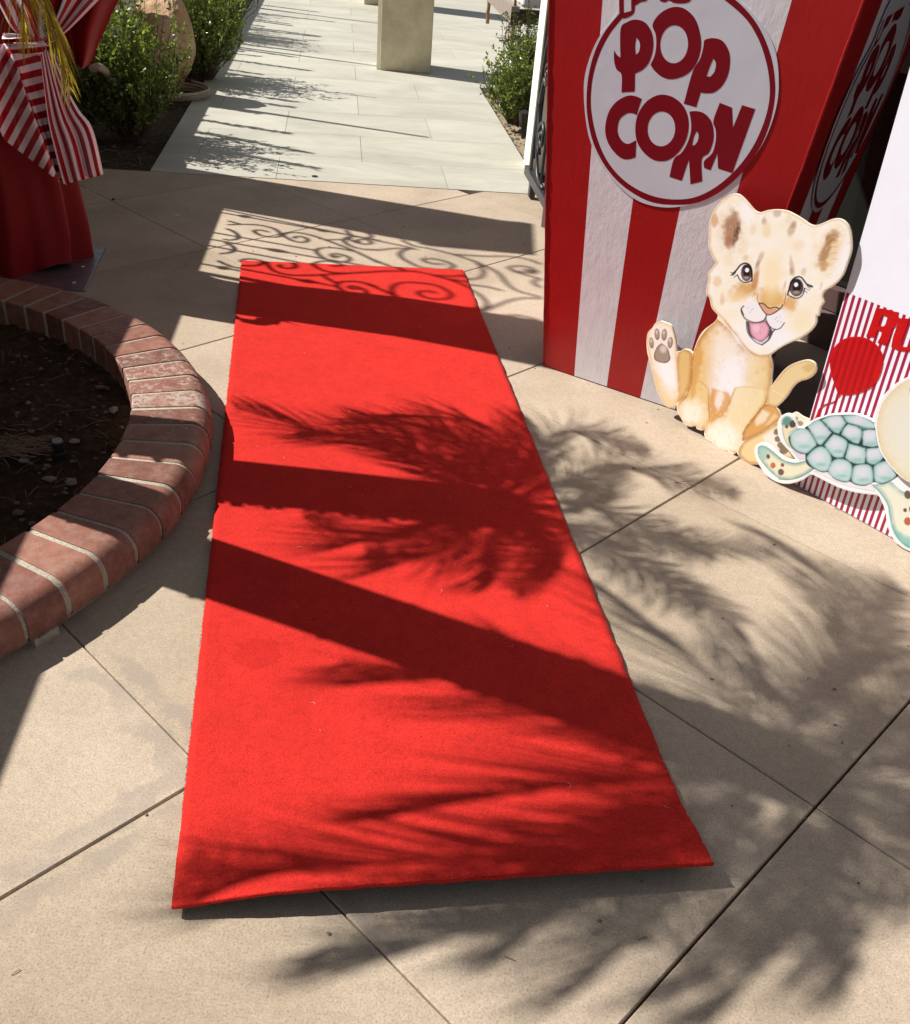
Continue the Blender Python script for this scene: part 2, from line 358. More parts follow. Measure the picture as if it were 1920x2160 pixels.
# slabs: DT*m + DS-coordinate; small drift of the far joints as in the photo
def sp_(m, n):
    k = np.array([[.67, .742], [.742, -.67]]); P = np.linalg.solve(k, np.array([m, n]))
    return P
for m0, m1 in zip(ms_[:-1], ms_[1:]):
    for n0, n1 in zip(ns_[:-1], ns_[1:]):
        gm, gn = .0014, .0024
        q = [sp_(m0+gm, n0+gn), sp_(m0+gm, n1-gn), sp_(m1-gm, n1-gn), sp_(m1-gm, n0+gn)]
        q = clip(q, E0+en*.004, en); 
        if len(q) < 3: continue
        c0 = np.mean(q, 0)
        if not (-3.2 < c0[0] < 5.2 and -1.6 < c0[1] < 7.2): continue
        ar = sum(q[i][0]*q[(i+1) % len(q)][1]-q[(i+1) % len(q)][0]*q[i][1] for i in range(len(q)))
        if abs(ar) < .01: continue
        if ar < 0: q = q[::-1]
        k = len(q); V = [(*p, 0.) for p in q]+[(*p, -.04) for p in q]
        F = [tuple(range(k))]+[(i+k, (i+1) % k+k, (i+1) % k, i) for i in range(k)]
        bevel(mesh('concrete_slab', V, F, MAT['concrete'], terr), .002, 1)

# ------------------------------------------------------------------ WALKWAY of long pale tiles
V0 = 5.215
walk = setp(mesh('walkway', [wp(-.955, V0+.06, -.012), wp(1.10, V0+.03, -.012), wp(1.10, 8.22, -.012), wp(6.5, 8.22, -.012), wp(6.5, 22, -.012), wp(-.955, 22, -.012)], [(0, 1, 2, 3, 4, 5)], MAT['grout']), kind='structure')
rows = [V0]+[5.70+.612*k for k in range(27)]
fx = [np.array([*E0, 0]), np.array([*en, 0])]
for r in range(len(rows)-1):
    v0, v1 = rows[r], rows[r+1]; um = 1.10 if v1 < 8.25 else 6.5
    off = .14 if r % 2 == 1 else -.315
    us = sorted({-.955, um} | {off+.9*k for k in range(-1, 8) if -.955+.06 < off+.9*k < um-.06})
    for a, b in zip(us[:-1], us[1:]):
        q = [wp(a+.0012, v0+.001)[:2], wp(b-.0012, v0+.001)[:2], wp(b-.0012, v1-.001)[:2], wp(a+.0012, v1-.001)[:2]]
        if r == 0:
            q[0] = wp(a+.0012, 4.9)[:2]; q[1] = wp(b-.0012, 4.9)[:2]; q = clip(q, E0-en*.003, -en)
            if len(q) < 3: continue
        ar = sum(q[i][0]*q[(i+1) % len(q)][1]-q[(i+1) % len(q)][0]*q[i][1] for i in range(len(q)))
        if ar < 0: q = q[::-1]
        k = len(q); V = [(*p, .001) for p in q]+[(*p, -.035) for p in q]
        F = [tuple(range(k))]+[(i+k, (i+1) % k+k, (i+1) % k, i) for i in range(k)]
        mesh('paving_tile', V, F, MAT['tile'], walk)
def rough_sheet(name, poly, z, amp, mat, step=.05, seed=1, parent=None):
    poly = [np.array(p[:2]) for p in poly]; lo = np.min(poly, 0); hi = np.max(poly, 0)
    xs = np.arange(lo[0], hi[0]+step, step); ys = np.arange(lo[1], hi[1]+step, step); r = np.random.default_rng(seed)
    idx = {}; V = []; F = []
    def inside(p):
        c = False; n = len(poly)
        for i in range(n):
            a, b = poly[i], poly[i-1]
            if (a[1] > p[1]) != (b[1] > p[1]) and p[0] < (b[0]-a[0])*(p[1]-a[1])/(b[1]-a[1])+a[0]: c = not c
        return c
    G = r.normal(0, 1, (len(xs), len(ys)))
    def vid(i, j):
        if (i, j) not in idx: idx[i, j] = len(V); V.append((xs[i]+r.normal(0, step*.15), ys[j]+r.normal(0, step*.15), z+amp*G[i, j]))
        return idx[i, j]
    for i in range(len(xs)-1):
        for j in range(len(ys)-1):
            if inside((xs[i]+step/2, ys[j]+step/2)): F.append((vid(i, j), vid(i+1, j), vid(i+1, j+1), vid(i, j+1)))
    return mesh(name, V, F, mat, parent, smooth=True)
lb = [wp(-1.75, 5.0), wp(-.93, 5.0), wp(-.93, 16), wp(-1.75, 16)]
lb = clip([p[:2] for p in lb], E0-en*.01, -en)
setp(rough_sheet('bed_soil', lb, -.03, .010, MAT['bed'], .06), kind='structure')
setp(rough_sheet('side_bed_soil', [wp(1.06, 5.9), wp(2.2, 5.9), wp(2.2, 8.26), wp(1.06, 8.26)], -.045, .008, MAT['sand'], .04, 3), kind='structure')

# ------------------------------------------------------------------ BOUNDARY WALLS, PILLARS
LX = -2.30
def lw(y): return LX-.13*(y-4.58)        # face of the boundary wall beside the terrace
wall1 = MB()
for y0, y1 in ((-1.5, 4.98),):
    P = [(lw(y0), y0), (lw(y1), y1), (lw(y1)-.16, y1), (lw(y0)-.16, y0)]
    wall1.add([(*p, -.05) for p in P]+[(*p, 1.165) for p in P], [(4, 5, 6, 7), (0, 1, 5, 4), (1, 2, 6, 5), (2, 3, 7, 6), (3, 0, 4, 7)])
setp(wall1.build('garden_wall', MAT['wall'], base=(LX, 2, 0)), 'plain cream plaster wall behind the round brick planter and the draped stand', 'wall')
def ww(v): return wp(-1.62, v)
wall2 = MB(); P = [wp(-1.62, 5.75), wp(-1.62, 19), wp(-1.80, 19), wp(-1.80, 5.75)]
wall2.add([(p[0], p[1], -.07) for p in P]+[(p[0], p[1], .86) for p in P], [(4, 5, 6, 7), (0, 1, 5, 4), (1, 2, 6, 5), (2, 3, 7, 6), (3, 0, 4, 7)])
setp(wall2.build('bed_wall', MAT['wall'], base=wp(-1.7, 8)), 'low cream garden wall running behind the shrubs and the boulder', 'wall')
p1 = MB(); p1.box((-2.515, 5.195, 1.26), (.43, .43, 2.62)); p1.box((-2.515, 5.195, 2.59), (.47, .47, .06))
setp(p1.build('gate_pillar', MAT['wall'], base=(-2.515, 5.195, 0)), 'square cream gate pillar beside the low wall, behind the draped stand', 'pillar')

# central pillar
pc = empty('stucco_pillar', (-.73, 8.83, 0), 'square cream pillar standing on the pale tiled walkway, nearest the camera', 'pillar')
A_ = gp(801, 148); B_ = gp(908, 155.5); pu = (B_-A_)/np.linalg.norm(B_-A_); pn = np.array([-pu[1], pu[0], 0])
pw_ = np.linalg.norm(B_-A_)
pb = MB(); pb.box((A_+B_)/2+pn*pw_/2+np.array([0, 0, 1.5]), (pw_, pw_, 3.), pu, pn); bevel(pb.build('shaft', MAT['pillar'], pc), .008)
pb = MB(); pb.box(A_-pu*.014+pn*(pw_/2+.01)+np.array([0, 0, 1.5]), (.024, pw_-.04, 2.99), pu, pn); pb.build('corner_trim', MAT['post'], pc)
q = gp(768, 9); q2 = q+pu*.45
pf = MB(); pf.box((q+q2)/2+pn*.22+np.array([0, 0, 1.5]), (.45, .45, 3.), pu, pn)
setp(bevel(pf.build('stucco_pillar', MAT['pillar'], base=q), .008), 'farther cream pillar mostly hidden behind the near pillar', 'pillar')
q = gp(752, 2)+pn*1.2
pf = MB(); pf.box(q-pu*.5+np.array([0, 0, .25]), (.5, .5, .5), pu, pn)

# white post at the right of the walkway and the open gate
ga, gb = gp(1104.5, 338.6), gp(1114.8, 354.8)
gpst = MB(); a0 = gb; dirv = (ga-gb)/np.linalg.norm(ga-gb); side = np.array([.9893, .146, 0])
L_ = np.linalg.norm(ga-gb); gpst.box(gb+dirv*L_/2+side*.2+np.array([0, 0, 1.2]), (.40, L_, 2.45), side, dirv)
setp(bevel(gpst.build('gate_post', MAT['post'], base=gb), .006), 'tall sunlit white stucco post to the left of the popcorn box', 'post')

# ------------------------------------------------------------------ IRONWORK (traced from its own shadow, then stood up where it hangs)
zA = lambda pts: Z((440, 430), 5.047, pts)
zB = lambda pts: Z((780, 480), 4.7816, pts)
bars = [(zA([(245, 115), (880, 215), (1480, 330), (1817, 390)]), [zA([(320, 120), (455, 147)]), zA([(1150, 272), (1300, 297)])]),
        (zA([(340, 355), (1140, 495)]), []), (zA([(165, 400), (700, 492), (1300, 600), (1800, 680)]), [zA([(590, 472), (860, 520)])]),
        (zA([(280, 495), (1110, 650)]), []), (zA([(60, 655), (350, 720), (900, 830), (1400, 905)]), [zA([(960, 836), (1200, 872)]), zA([(90, 668), (230, 696)])]),
        (zB([(0, 120), (200, 150), (420, 205)]), [])]
curves = [zA([(210, 222), (350, 218), (500, 222), (620, 240), (720, 275), (770, 325), (740, 350), (650, 352), (560, 335), (500, 305), (490, 285), (540, 278), (600, 288), (640, 300)]),
 zA([(215, 182), (340, 215)]), zA([(190, 265), (260, 290), (320, 340), (300, 375), (220, 385), (165, 375)]), zA([(180, 415), (240, 440), (280, 480), (240, 515), (130, 530)]),
 zA([(930, 368), (908, 358), (960, 345), (1030, 360), (1060, 385), (1020, 408), (930, 402), (850, 370), (800, 330), (850, 307), (940, 305), (1040, 320), (1150, 350), (1250, 385), (1400, 440), (1550, 500), (1700, 570), (1817, 630)]),
 zA([(1265, 385), (1350, 380), (1430, 382)]),
 zA([(1620, 405), (1575, 398), (1600, 382), (1660, 378), (1735, 400), (1720, 425), (1640, 428), (1560, 405), (1500, 375), (1520, 350), (1600, 345)]),
 zA([(1520, 345), (1455, 368), (1445, 400), (1510, 445), (1640, 482), (1817, 492)]),
 zA([(1640, 300), (1690, 312), (1740, 345), (1680, 362), (1560, 345), (1490, 310), (1465, 280)]),
 zA([(1400, 555), (1340, 572), (1308, 548), (1345, 530), (1420, 540), (1500, 572), (1500, 602), (1430, 617), (1300, 605), (1200, 560), (1148, 505), (1180, 475), (1280, 465), (1400, 475), (1520, 500)]),
 zA([(345, 620), (360, 598), (410, 586), (480, 590), (560, 605), (605, 640), (570, 678), (480, 688), (300, 680), (200, 650), (100, 605)]),
 zA([(800, 678), (772, 688), (800, 706), (860, 716), (930, 712), (955, 690), (920, 655), (830, 625)]),
 zA([(605, 640), (640, 640), (670, 700), (750, 755), (880, 785), (1050, 792), (1240, 785), (1500, 770), (1817, 750)]),
 zA([(1330, 688), (1400, 692), (1455, 680), (1430, 650), (1340, 620), (1240, 608), (1160, 620), (1115, 645), (1160, 695), (1250, 740), (1380, 765), (1550, 768)]),
 zA([(1240, 790), (1300, 830), (1400, 880)]),
 zA([(1610, 937), (1550, 935), (1520, 917), (1560, 905), (1650, 930), (1710, 965), (1690, 990), (1600, 997), (1500, 975), (1420, 930), (1395, 890), (1440, 862), (1550, 855), (1680, 870), (1817, 910)]),
 zB([(0, 220), (100, 225), (250, 210), (400, 210), (480, 220)]),
 zB([(730, 365), (660, 367), (570, 347), (540, 320), (590, 312), (680, 320), (790, 350), (845, 385), (820, 415), (740, 428), (620, 415), (500, 395), (400, 350), (320, 300), (305, 260), (340, 232), (400, 215)]),
 zB([(320, 125), (450, 185), (600, 210), (820, 265), (1000, 320), (1150, 380), (1300, 460), (1390, 570), (1500, 640), (1725, 700)]),
 zB([(1050, 330), (1120, 390), (1150, 460), (1100, 510), (980, 525)]),
 zB([(850, 270), (1000, 280), (1200, 290), (1400, 290), (1600, 320), (1725, 370)]),
 zB([(1560, 430), (1600, 425), (1640, 440), (1600, 452), (1500, 445), (1420, 420), (1420, 395), (1500, 387), (1600, 397), (1690, 440), (1640, 465)]),
 zB([(1450, 440), (1620, 490), (1725, 515), (1660, 540), (1670, 575), (1725, 605)]),
 zB([(0, 480), (150, 468), (380, 465), (500, 472), (650, 505), (850, 560), (1000, 620), (1100, 670), (1170, 740), (1180, 790), (1110, 830), (980, 860)]),
 zB([(0, 310), (230, 400), (380, 462)]),
 zB([(690, 690), (640, 672), (590, 668), (515, 680), (550, 720), (650, 748), (790, 748), (850, 710), (800, 660), (700, 612), (550, 588), (400, 580), (290, 600), (245, 655), (290, 720), (400, 780)]),
 zB([(0, 600), (80, 630), (240, 700), (400, 780), (600, 840)]),
 zB([(1110, 860), (1250, 800), (1400, 740), (1550, 712), (1725, 715)]), zB([(1340, 900), (1400, 885), (1500, 885), (1620, 910), (1725, 945)]),
 zB([(700, 510), (850, 520), (980, 508)]), zB([(850, 550), (1000, 575), (1200, 600), (1330, 635)])]
gO = np.array([LX, 4.58, 0]); gt = np.array([-.13, 1, 0]); gt /= np.linalg.norm(gt); gn_ = np.array([gt[1], -gt[0], 0])
gO = gO-gn_*.08
def onto_gate(px):
    g = gp(*px); t = np.dot(gO-g, gn_)/np.dot(-SDIR, gn_); P = g-SDIR*t; return (P-gO) @ gt, P[2]
gate_parts = dict(bar=[], knot=[], scroll=[])
for b_, ks in bars:
    pts = [onto_gate(p) for p in b_]; gate_parts['bar'].append(pts)
    for k in ks: gate_parts['knot'].append([onto_gate(p) for p in k])
for c_ in curves: gate_parts['scroll'].append([onto_gate(p) for p in c_])
st0, st1 = onto_gate((450, 580)), onto_gate((800, 637))
def build_gate(root, place, panel=True, zoff=0, zmax=9):
    for pts in gate_parts['bar']:
        y = np.mean([p[0] for p in pts]); mb = MB(); z0 = 1.1; z1 = max(p[1] for p in pts)
        ys = np.polyfit([p[1] for p in pts], [p[0] for p in pts], 1)
        mb.tube([place(np.polyval(ys, z0), z0), place(np.polyval(ys, z1), z1)], .0085, 6); mb.build('bar', MAT['iron'], root, smooth=True)
    for a, b in gate_parts['knot']:
        mb = MB(); A = np.array(a); B = np.array(b); mb.tube([place(*(A+(B-A)*t)) for t in (0, .2, .4, .6, .8, 1)], [.008, .014, .021, .021, .014, .008], 8); mb.build('knot', MAT['iron'], root, smooth=True)
    for pts in gate_parts['scroll']:
        mb = MB(); mb.tube([place(*p) for p in smooth_poly(pts, False, 75, 4)], .0088, 6); mb.build('scroll', MAT['iron'], root, smooth=True)
ig = empty('iron_gate', (LX, 4.5, 0), 'black wrought iron gate leaf with scrolls, off-frame left beside the gate pillar', 'gate')
build_gate(ig, lambda y, z: gO+gt*y+np.array([0, 0, z]))
mb = MB(); a = st0[0]; mb.box(gO+gt*a+np.array([0, 0, 1.85]), (.026, .026, 1.45), gn_, gt); mb.build('stile', MAT['iron'], ig)
mb = MB(); mb.box(gO+gt*(a+.44)+np.array([0, 0, 1.150]), (.03, .9, .03), gn_, gt); mb.build('rail', MAT['iron'], ig)
# open gate leaf at the right, seen almost edge on
ra, rb = gp(1115, 360, .1), gp(1146, 414, .1); rd = (rb-ra)/np.linalg.norm(rb-ra); rn = np.array([rd[1], -rd[0], 0])
og = empty('iron_gate', ra*np.array([1, 1, 0]), 'black wrought iron gate leaf standing open between the white post and the popcorn box', 'gate')
mb = MB(); mb.box(ra+rd*.46+np.array([0, 0, 0]), (.035, .98, .045), rn, rd); mb.build('rail', MAT['iron'], og)
mb = MB(); mb.box(ra+rd*.012+np.array([.02, 0, 1.12]), (.03, .03, 2.1), rn, rd); mb.build('stile', MAT['iron'], og)
mb = MB(); mb.box(ra+rd*.93+np.array([0, 0, 1.12]), (.03, .03, 2.1), rn, rd); mb.build('stile', MAT['iron'], og)
mb = MB(); mb.box(ra+rd*.16+np.array([0, 0, -.055]), (.03, .05, .07), rn, rd); mb.build('drop_bolt', MAT['iron'], og)
def rgp(y, z): return ra+rd*(.05+y)+np.array([0, 0, z-.1])
def spiral(cy, cz, r0, turns, sgn, a0=0, tail=None):
    pts = []
    for k in range(int(turns*16)+1):
        t = k/16/turns; a = a0+sgn*2*math.pi*k/16; r = r0*(.12+.88*t); pts.append((cy+r*math.cos(a), cz+r*math.sin(a)))
    return pts+(tail or [])
for (cy, cz, r0, tn, sg, a0, tl) in [(.2, .33, .085, 1.7, 1, .4, [(.03, .5), (.12, .8), (.3, .95)]), (.16, .62, .06, 1.6, -1, 1., [(.05, .4), (.2, .15), (.4, .13)]), (.6, .33, .12, 1.8, -1, 0, [(.8, .6), (.6, .95)]),
                                (.25, 1.15, .1, 1.7, 1, 2., [(.05, 1.3), (.2, 1.7)]), (.62, 1.2, .12, 1.7, -1, 1., [(.85, 1.5), (.5, 1.9)]), (.22, 1.75, .09, 1.7, 1, 0, [(.1, 2.0), (.4, 2.15)])]:
    mb = MB(); mb.tube([rgp(*p) for p in smooth_poly(spiral(cy, cz, r0, tn, sg, a0, tl), False, 100, 3)], .010, 6); mb.build('scroll', MAT['iron'], og, smooth=True)
for y in (.02, .33, .46, .8):
    mb = MB(); mb.tube([rgp(y, .12), rgp(y, 2.1)], .008, 6); mb.build('bar', MAT['iron'], og)

# ------------------------------------------------------------------ HOUSE wall with dark glazing behind the box
hA = np.array([1.26, 3.60, 0]); hu = np.array([.645, -.764, 0]); hn = np.array([hu[1], -hu[0], 0])
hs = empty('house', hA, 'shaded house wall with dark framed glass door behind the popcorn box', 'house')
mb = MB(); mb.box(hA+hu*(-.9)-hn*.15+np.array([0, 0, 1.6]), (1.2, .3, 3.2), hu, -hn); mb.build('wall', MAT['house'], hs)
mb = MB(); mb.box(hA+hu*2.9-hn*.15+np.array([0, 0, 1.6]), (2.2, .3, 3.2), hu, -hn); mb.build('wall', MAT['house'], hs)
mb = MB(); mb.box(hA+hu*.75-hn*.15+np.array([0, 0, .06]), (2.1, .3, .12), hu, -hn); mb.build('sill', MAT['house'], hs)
mb = MB(); mb.box(hA+hu*.75-hn*.13+np.array([0, 0, 1.6]), (2.08, .02, 2.95), hu, -hn); mb.build('pane', MAT['glass'], hs)
mb = MB(); mb.box(hA+hu*.8+hn*.30+np.array([0, 0, 2.35]), (4.4, 1.3, .12), hu, -hn); mb.build('added_shade_eave', MAT['wood_dark'], hs)  # unseen overhang, added to screen skylight from the box's right panel
for x_ in (-.25, .45, 1.1, 1.75):
    mb = MB(); mb.box(hA+hu*x_-hn*.09+np.array([0, 0, 1.6]), (.075, .07, 2.94), hu, -hn); mb.build('frame_post', MAT['bronze'], hs)
for z_ in (.165, 1.0):
    mb = MB(); mb.box(hA+hu*.75-hn*.085+np.array([0, 0, z_]), (2.07, .05, .08), hu, -hn); mb.build('frame_rail', MAT['bronze'], hs)

# ------------------------------------------------------------------ PLANTER of bull-nosed bricks
PC = np.array([-1.83, 2.13]); RI, RO, HZ = .945, 1.160, .108
pl = empty('brick_planter', (PC[0], PC[1], 0), 'round brick edged planter bed with bare dark soil at the left', 'planter')
NB = 68
PROF = [(RI, .004), (RI, HZ-.003), (RI+.003, HZ)]+[(RO-.048+.048*math.sin(q), HZ-.052+.052*math.cos(q)) for q in np.linspace(0, math.pi/2, 8)]+[(RO-.001, .022), (RO-.008, .014)]
def brickmesh():
    dth = 2*math.pi/NB; g = .0060
    prof = PROF
    V = []; n = len(prof)
    for side_ in (-1, -.5, .5, 1):
        for r, z in prof:
            # circle-following sides with constant joint width
            a = side_*(dth/2)-(1 if side_ > 0 else -1 if side_ < 0 else 0)*(g/r if abs(side_) == 1 else g/r*.5)
            V.append((r*math.cos(a), r*math.sin(a), z))
    F = []
    for s_ in range(3):
        for i in range(n): j = (i+1) % n; F.append((s_*n+i, s_*n+j, (s_+1)*n+j, (s_+1)*n+i))
    F.append(tuple(range(n))[::-1]); F.append(tuple(3*n+i for i in range(n)))
    F = [f[::-1] for f in F]
    me = bpy.data.meshes.new('brick'); me.from_pydata(V, [], F); me.materials.append(MAT['brick']); me.polygons.foreach_set('use_smooth', [len(f) == 4 for f in F]); me.update(); return me
bme = brickmesh()
chalky = {}
for k in range(NB):
    th = 2*math.pi*(k+.35)/NB; x = PC[0]+RO*math.cos(th)
    if x < -2.2: continue
    o = bpy.data.objects.new('brick', bme); col.objects.link(o); o.parent = pl; o.rotation_euler = (random.gauss(0, .0004), random.gauss(0, .0004), th)
    o.location = (random.gauss(0, .0015)+0, random.gauss(0, .0015), random.gauss(0, .0005)+.0004)
    deg = math.degrees(th) % 360; deg = deg-360 if deg > 180 else deg
    w_ = random.choice([.1, .2, .35, .65])
    if 14 < deg < 19: w_ = .9
    elif 2 < deg < 34: w_ = .45+.35*random.random()
    elif 26 <= deg < 70: w_ = .2+.35*random.random()
    elif deg < -30: w_ = .12+.38*random.random()
    o.color = (w_, w_, w_, 1); bv = bevel(o, .0028, 2); bv.modifiers['b'].harden_normals = True
def ring(r0, r1, z0, z1, a0, a1, n, jit=0, r=None):
    V = []; F = []
    for i in range(n+1):
        a = a0+(a1-a0)*i/n; j = (r.normal(0, jit, 4) if r is not None else np.zeros(4))
        for rr, z in ((r0, z0), (r0, z1), (r1, z1), (r1, z0)): V.append((PC[0]+(rr+j[0])*math.cos(a), PC[1]+(rr+j[0])*math.sin(a), z+(j[1] if z > .01 else 0)))
    for i in range(n):
        for k in range(4): F.append((i*4+k, i*4+(k+1) % 4, i*4+4+(k+1) % 4, i*4+4+k))
    F += [(3, 2, 1, 0), (n*4, n*4+1, n*4+2, n*4+3)]; return V, F
MP = [(RI+.0035, .0)]+[(RI+.0035, HZ-.005), (RI+.006, HZ-.0022)]+[(RO-.050+.0475*math.sin(q), HZ-.054+.0515*math.cos(q)) for q in np.linspace(0, math.pi/2, 8)]+[(RO-.004, .03), (RO-.02, .0)]
V = []; F = []; nm_ = len(MP); NS = 160
for i in range(NS+1):
    a = -1.95+3.9*i/NS
    for r_, z_ in MP: V.append((PC[0]+r_*math.cos(a), PC[1]+r_*math.sin(a), z_))
for i in range(NS):
    for k in range(nm_-1): F.append((i*nm_+k, i*nm_+k+1, (i+1)*nm_+k+1, (i+1)*nm_+k))
F = [f[::-1] for f in F]; mb = MB(); mb.add(V, F); mb.build('mortar_bed', MAT['mortar'], pl, smooth=True)
for a0, a1, o_ in [(-1.02, -.90, .006), (-.74, -.66, .008), (-.56, -.51, .004)]:
    V, F = ring(RO-.05, RO+o_, .0, .020, a0, a1, 14, .0014, rng); mb = MB(); mb.add(V, F); mb.build('mortar_lump', MAT['mortar_lump'], pl)
sp2 = [(PC[0]+(RI+.01)*math.cos(a), PC[1]+(RI+.01)*math.sin(a)) for a in np.linspace(-math.pi, math.pi, 60)]
so_ = rough_sheet('soil', sp2, .022, .006, MAT['soil'], .022, 5, pl)
# pebbles, twigs
def rock(c, s, seed, n=1):
    r = np.random.default_rng(seed); bm = bmesh.new(); bmesh.ops.create_icosphere(bm, subdivisions=n, radius=1)
    for v in bm.verts: v.co *= 1+r.normal(0, .16)
    V = [tuple(np.array(v.co)*s+np.array(c)) for v in bm.verts]; F = [tuple(v.index for v in f.verts) for f in bm.faces]; bm.free(); return V, F
mb = MB()
for k in range(300):
    a = random.uniform(-1.7, 1.7); r = RI*math.sqrt(random.uniform(.02, .97)); s = random.choice([.004, .005, .006, .008])
    V, F = rock((PC[0]+r*math.cos(a), PC[1]+r*math.sin(a), .026), (s*random.uniform(.8, 1.5), s, s*.6), k); mb.add(V, F)
setp(mb.build('gravel', MAT['pebble'], base=(-1.2, 2.1, .02)), kind='stuff')
big = [(212, 816, .020, .011, 'pale flat stone nearest the inner brick edge, beside a yellowish one'), (240, 864, .016, .018, 'small triangular white stone close against the bricks, right of a flat stone'),
       (158, 930, .018, .014, 'rounded grey stone on the soil just right of the sprinkler'), (105, 1010, .020, .012, 'long pale stone on the soil below the sprinkler'), (150, 1016, .020, .018, 'squarish pale stone below and right of the sprinkler'),
       (50, 972, .018, .010, 'flat grey stone on the soil left of the sprinkler, beside dry twigs'), (40, 1080, .020, .012, 'grey stone near the lower left of the planter soil'), (60, 850, .010, .012, 'upright pale chip of stone in the middle of the planter soil')]
for i, (x, y, a, b, lb_) in enumerate(big):
    c = gp(x, y, .034); V, F = rock(c, (a*.8, b*.8, min(a, b)*.5), 900+i, 2)
    setp(mesh('stone', V, F, MAT['pebble'], base=c), lb_, 'stone', 'pale stones on the planter soil')
mb = MB()
for k in range(130):
    a = random.uniform(-1.5, 1.5); r = RI*math.sqrt(random.uniform(.02, .95)); c = np.array([PC[0]+r*math.cos(a), PC[1]+r*math.sin(a), .03]); q = random.uniform(0, 6.3); l = random.uniform(.02, .09)
    d = np.array([math.cos(q), math.sin(q), random.uniform(-.03, .1)])*l; mb.tube([c, c+d*.5+np.array([0, 0, .004]), c+d], .0011, 3, False)
for k in range(70):
    c = gp(random.gauss(30, 26), random.gauss(945, 14), .035); q = random.gauss(.1, .45); l = random.uniform(.05, .16); d = np.array([math.cos(q), math.sin(q), random.uniform(-.02, .12)])*l
    mb.tube([c-d*.5, c+np.array([0, 0, .01]), c+d*.5], .0014, 3, False)
setp(mb.build('dry_twigs', MAT['twig'], base=(-1.2, 2.1, .02)), kind='stuff')
c = gp(127, 968, .02)
spk = empty('sprinkler', c, 'small black pop-up sprinkler standing in the planter soil', 'sprinkler')
mb = MB(); mb.lathe(c, [(.016, 0), (.016, .02), (.014, .022), (.014, .04), (.016, .041), (.016, .052), (.013, .054)], 18); mb.build('body', MAT['plastic'], spk)
mb = MB(); mb.lathe(c+np.array([0, 0, .0545]), [(.013, 0), (.013, .004), (.009, .0045), (.009, .002), (.004, .002), (.004, .004)], 18); mb.build('cap', MAT['cap_grey'], spk)

# ------------------------------------------------------------------ RED CARPET
cTL, cTR = gp(510, 554), gp(977, 573.5); cBL, cBR = gp(361.5, 1917, .018), gp(1505, 1828, .036)
NU, NV = 60, 170
def edgejit(t, s): return .0009*math.sin(t*17+s)+.0005*math.sin(t*41+s)+.0005*math.sin(t*113+2*s)+.0003*math.sin(t*310+s)
def fz(u, v):
    """height of the carpet top: v=0 near end (curled up), 1 far end"""
    L = v*2.1; z = .010
    lift = .026+.008*math.sin(2.5*u)-.016*math.exp(-(u/.12)**2)
    z += lift*math.exp(-(L/.075)**1.6)+.0035*math.exp(-(L/.22)**2)
    z += .0012*math.sin(9*u+3*v*8)*math.exp(-L)
    return z
top = []; 
for j in range(NV+1):
    v = (j/NV)**1.35
    for i in range(NU+1):
        u = i/NU; P = (cBL*(1-u)+cBR*u)*(1-v)+(cTL*(1-u)+cTR*u)*v
        bow = 0.
        P = P+np.array([0, -1, 0])*0+np.array([0, 1, 0])*(-bow)
        if i in (0, NU): P = P+np.array([1, 0, 0])*edgejit(v*9, i)*(1.4 if i else .5)
        if j in (0,): P = P+np.array([0, 1, 0])*edgejit(u*4, 3)*.7
        P[2] = fz(u, v)
        top.append(P)
top = np.array(top); K = (NU+1)*(NV+1)
bot = top-np.array([0, 0, .0075]); bot[:, 2] = np.maximum(bot[:, 2], .002)
V = np.vstack([top, bot]); F = []; mi = []
for j in range(NV):
    for i in range(NU):
        a = j*(NU+1)+i; F.append((a, a+1, a+NU+2, a+NU+1)); mi.append(0); F.append((a+K, a+NU+1+K, a+NU+2+K, a+1+K)); mi.append(1)
for j in range(NV):
    a = j*(NU+1); F.append((a+K, a, a+NU+1, a+NU+1+K)); mi.append(0); a += NU; F.append((a, a+K, a+NU+1+K, a+NU+1)); mi.append(0)
for i in range(NU):
    F.append((i, i+K, i+1+K, i+1)); mi.append(0); a = NV*(NU+1)+i; F.append((a+K, a, a+1, a+1+K)); mi.append(0)
rc = empty('red_carpet', (.0, 1.7, 0), 'long bright red carpet runner laid on the tan concrete, near end slightly curled', 'carpet')
mesh('pile', V, F, [MAT['carpet'], MAT['backing']], rc, smooth=True, midx=mi)
mb = MB()     # frayed threads along the long edges
for k in range(1500):
    s_ = random.random() < .65; v = .07+.93*random.random()**1.3; P = (cBR*(1-v)+cTR*v) if s_ else (cBL*(1-v)+cTL*v)
    P = P*np.array([1, 1, 0])+np.array([(.001 if s_ else -.001), 0, .001+random.random()*.006]); l = random.uniform(.001, .0045)*(1 if s_ else -.6)
    mb.tube([P, P+np.array([l, random.gauss(0, .002), random.gauss(-.001, .001)])], .0005, 3, False)
setp(mb.build('frayed_threads', MAT['backing'], rc), kind='stuff')

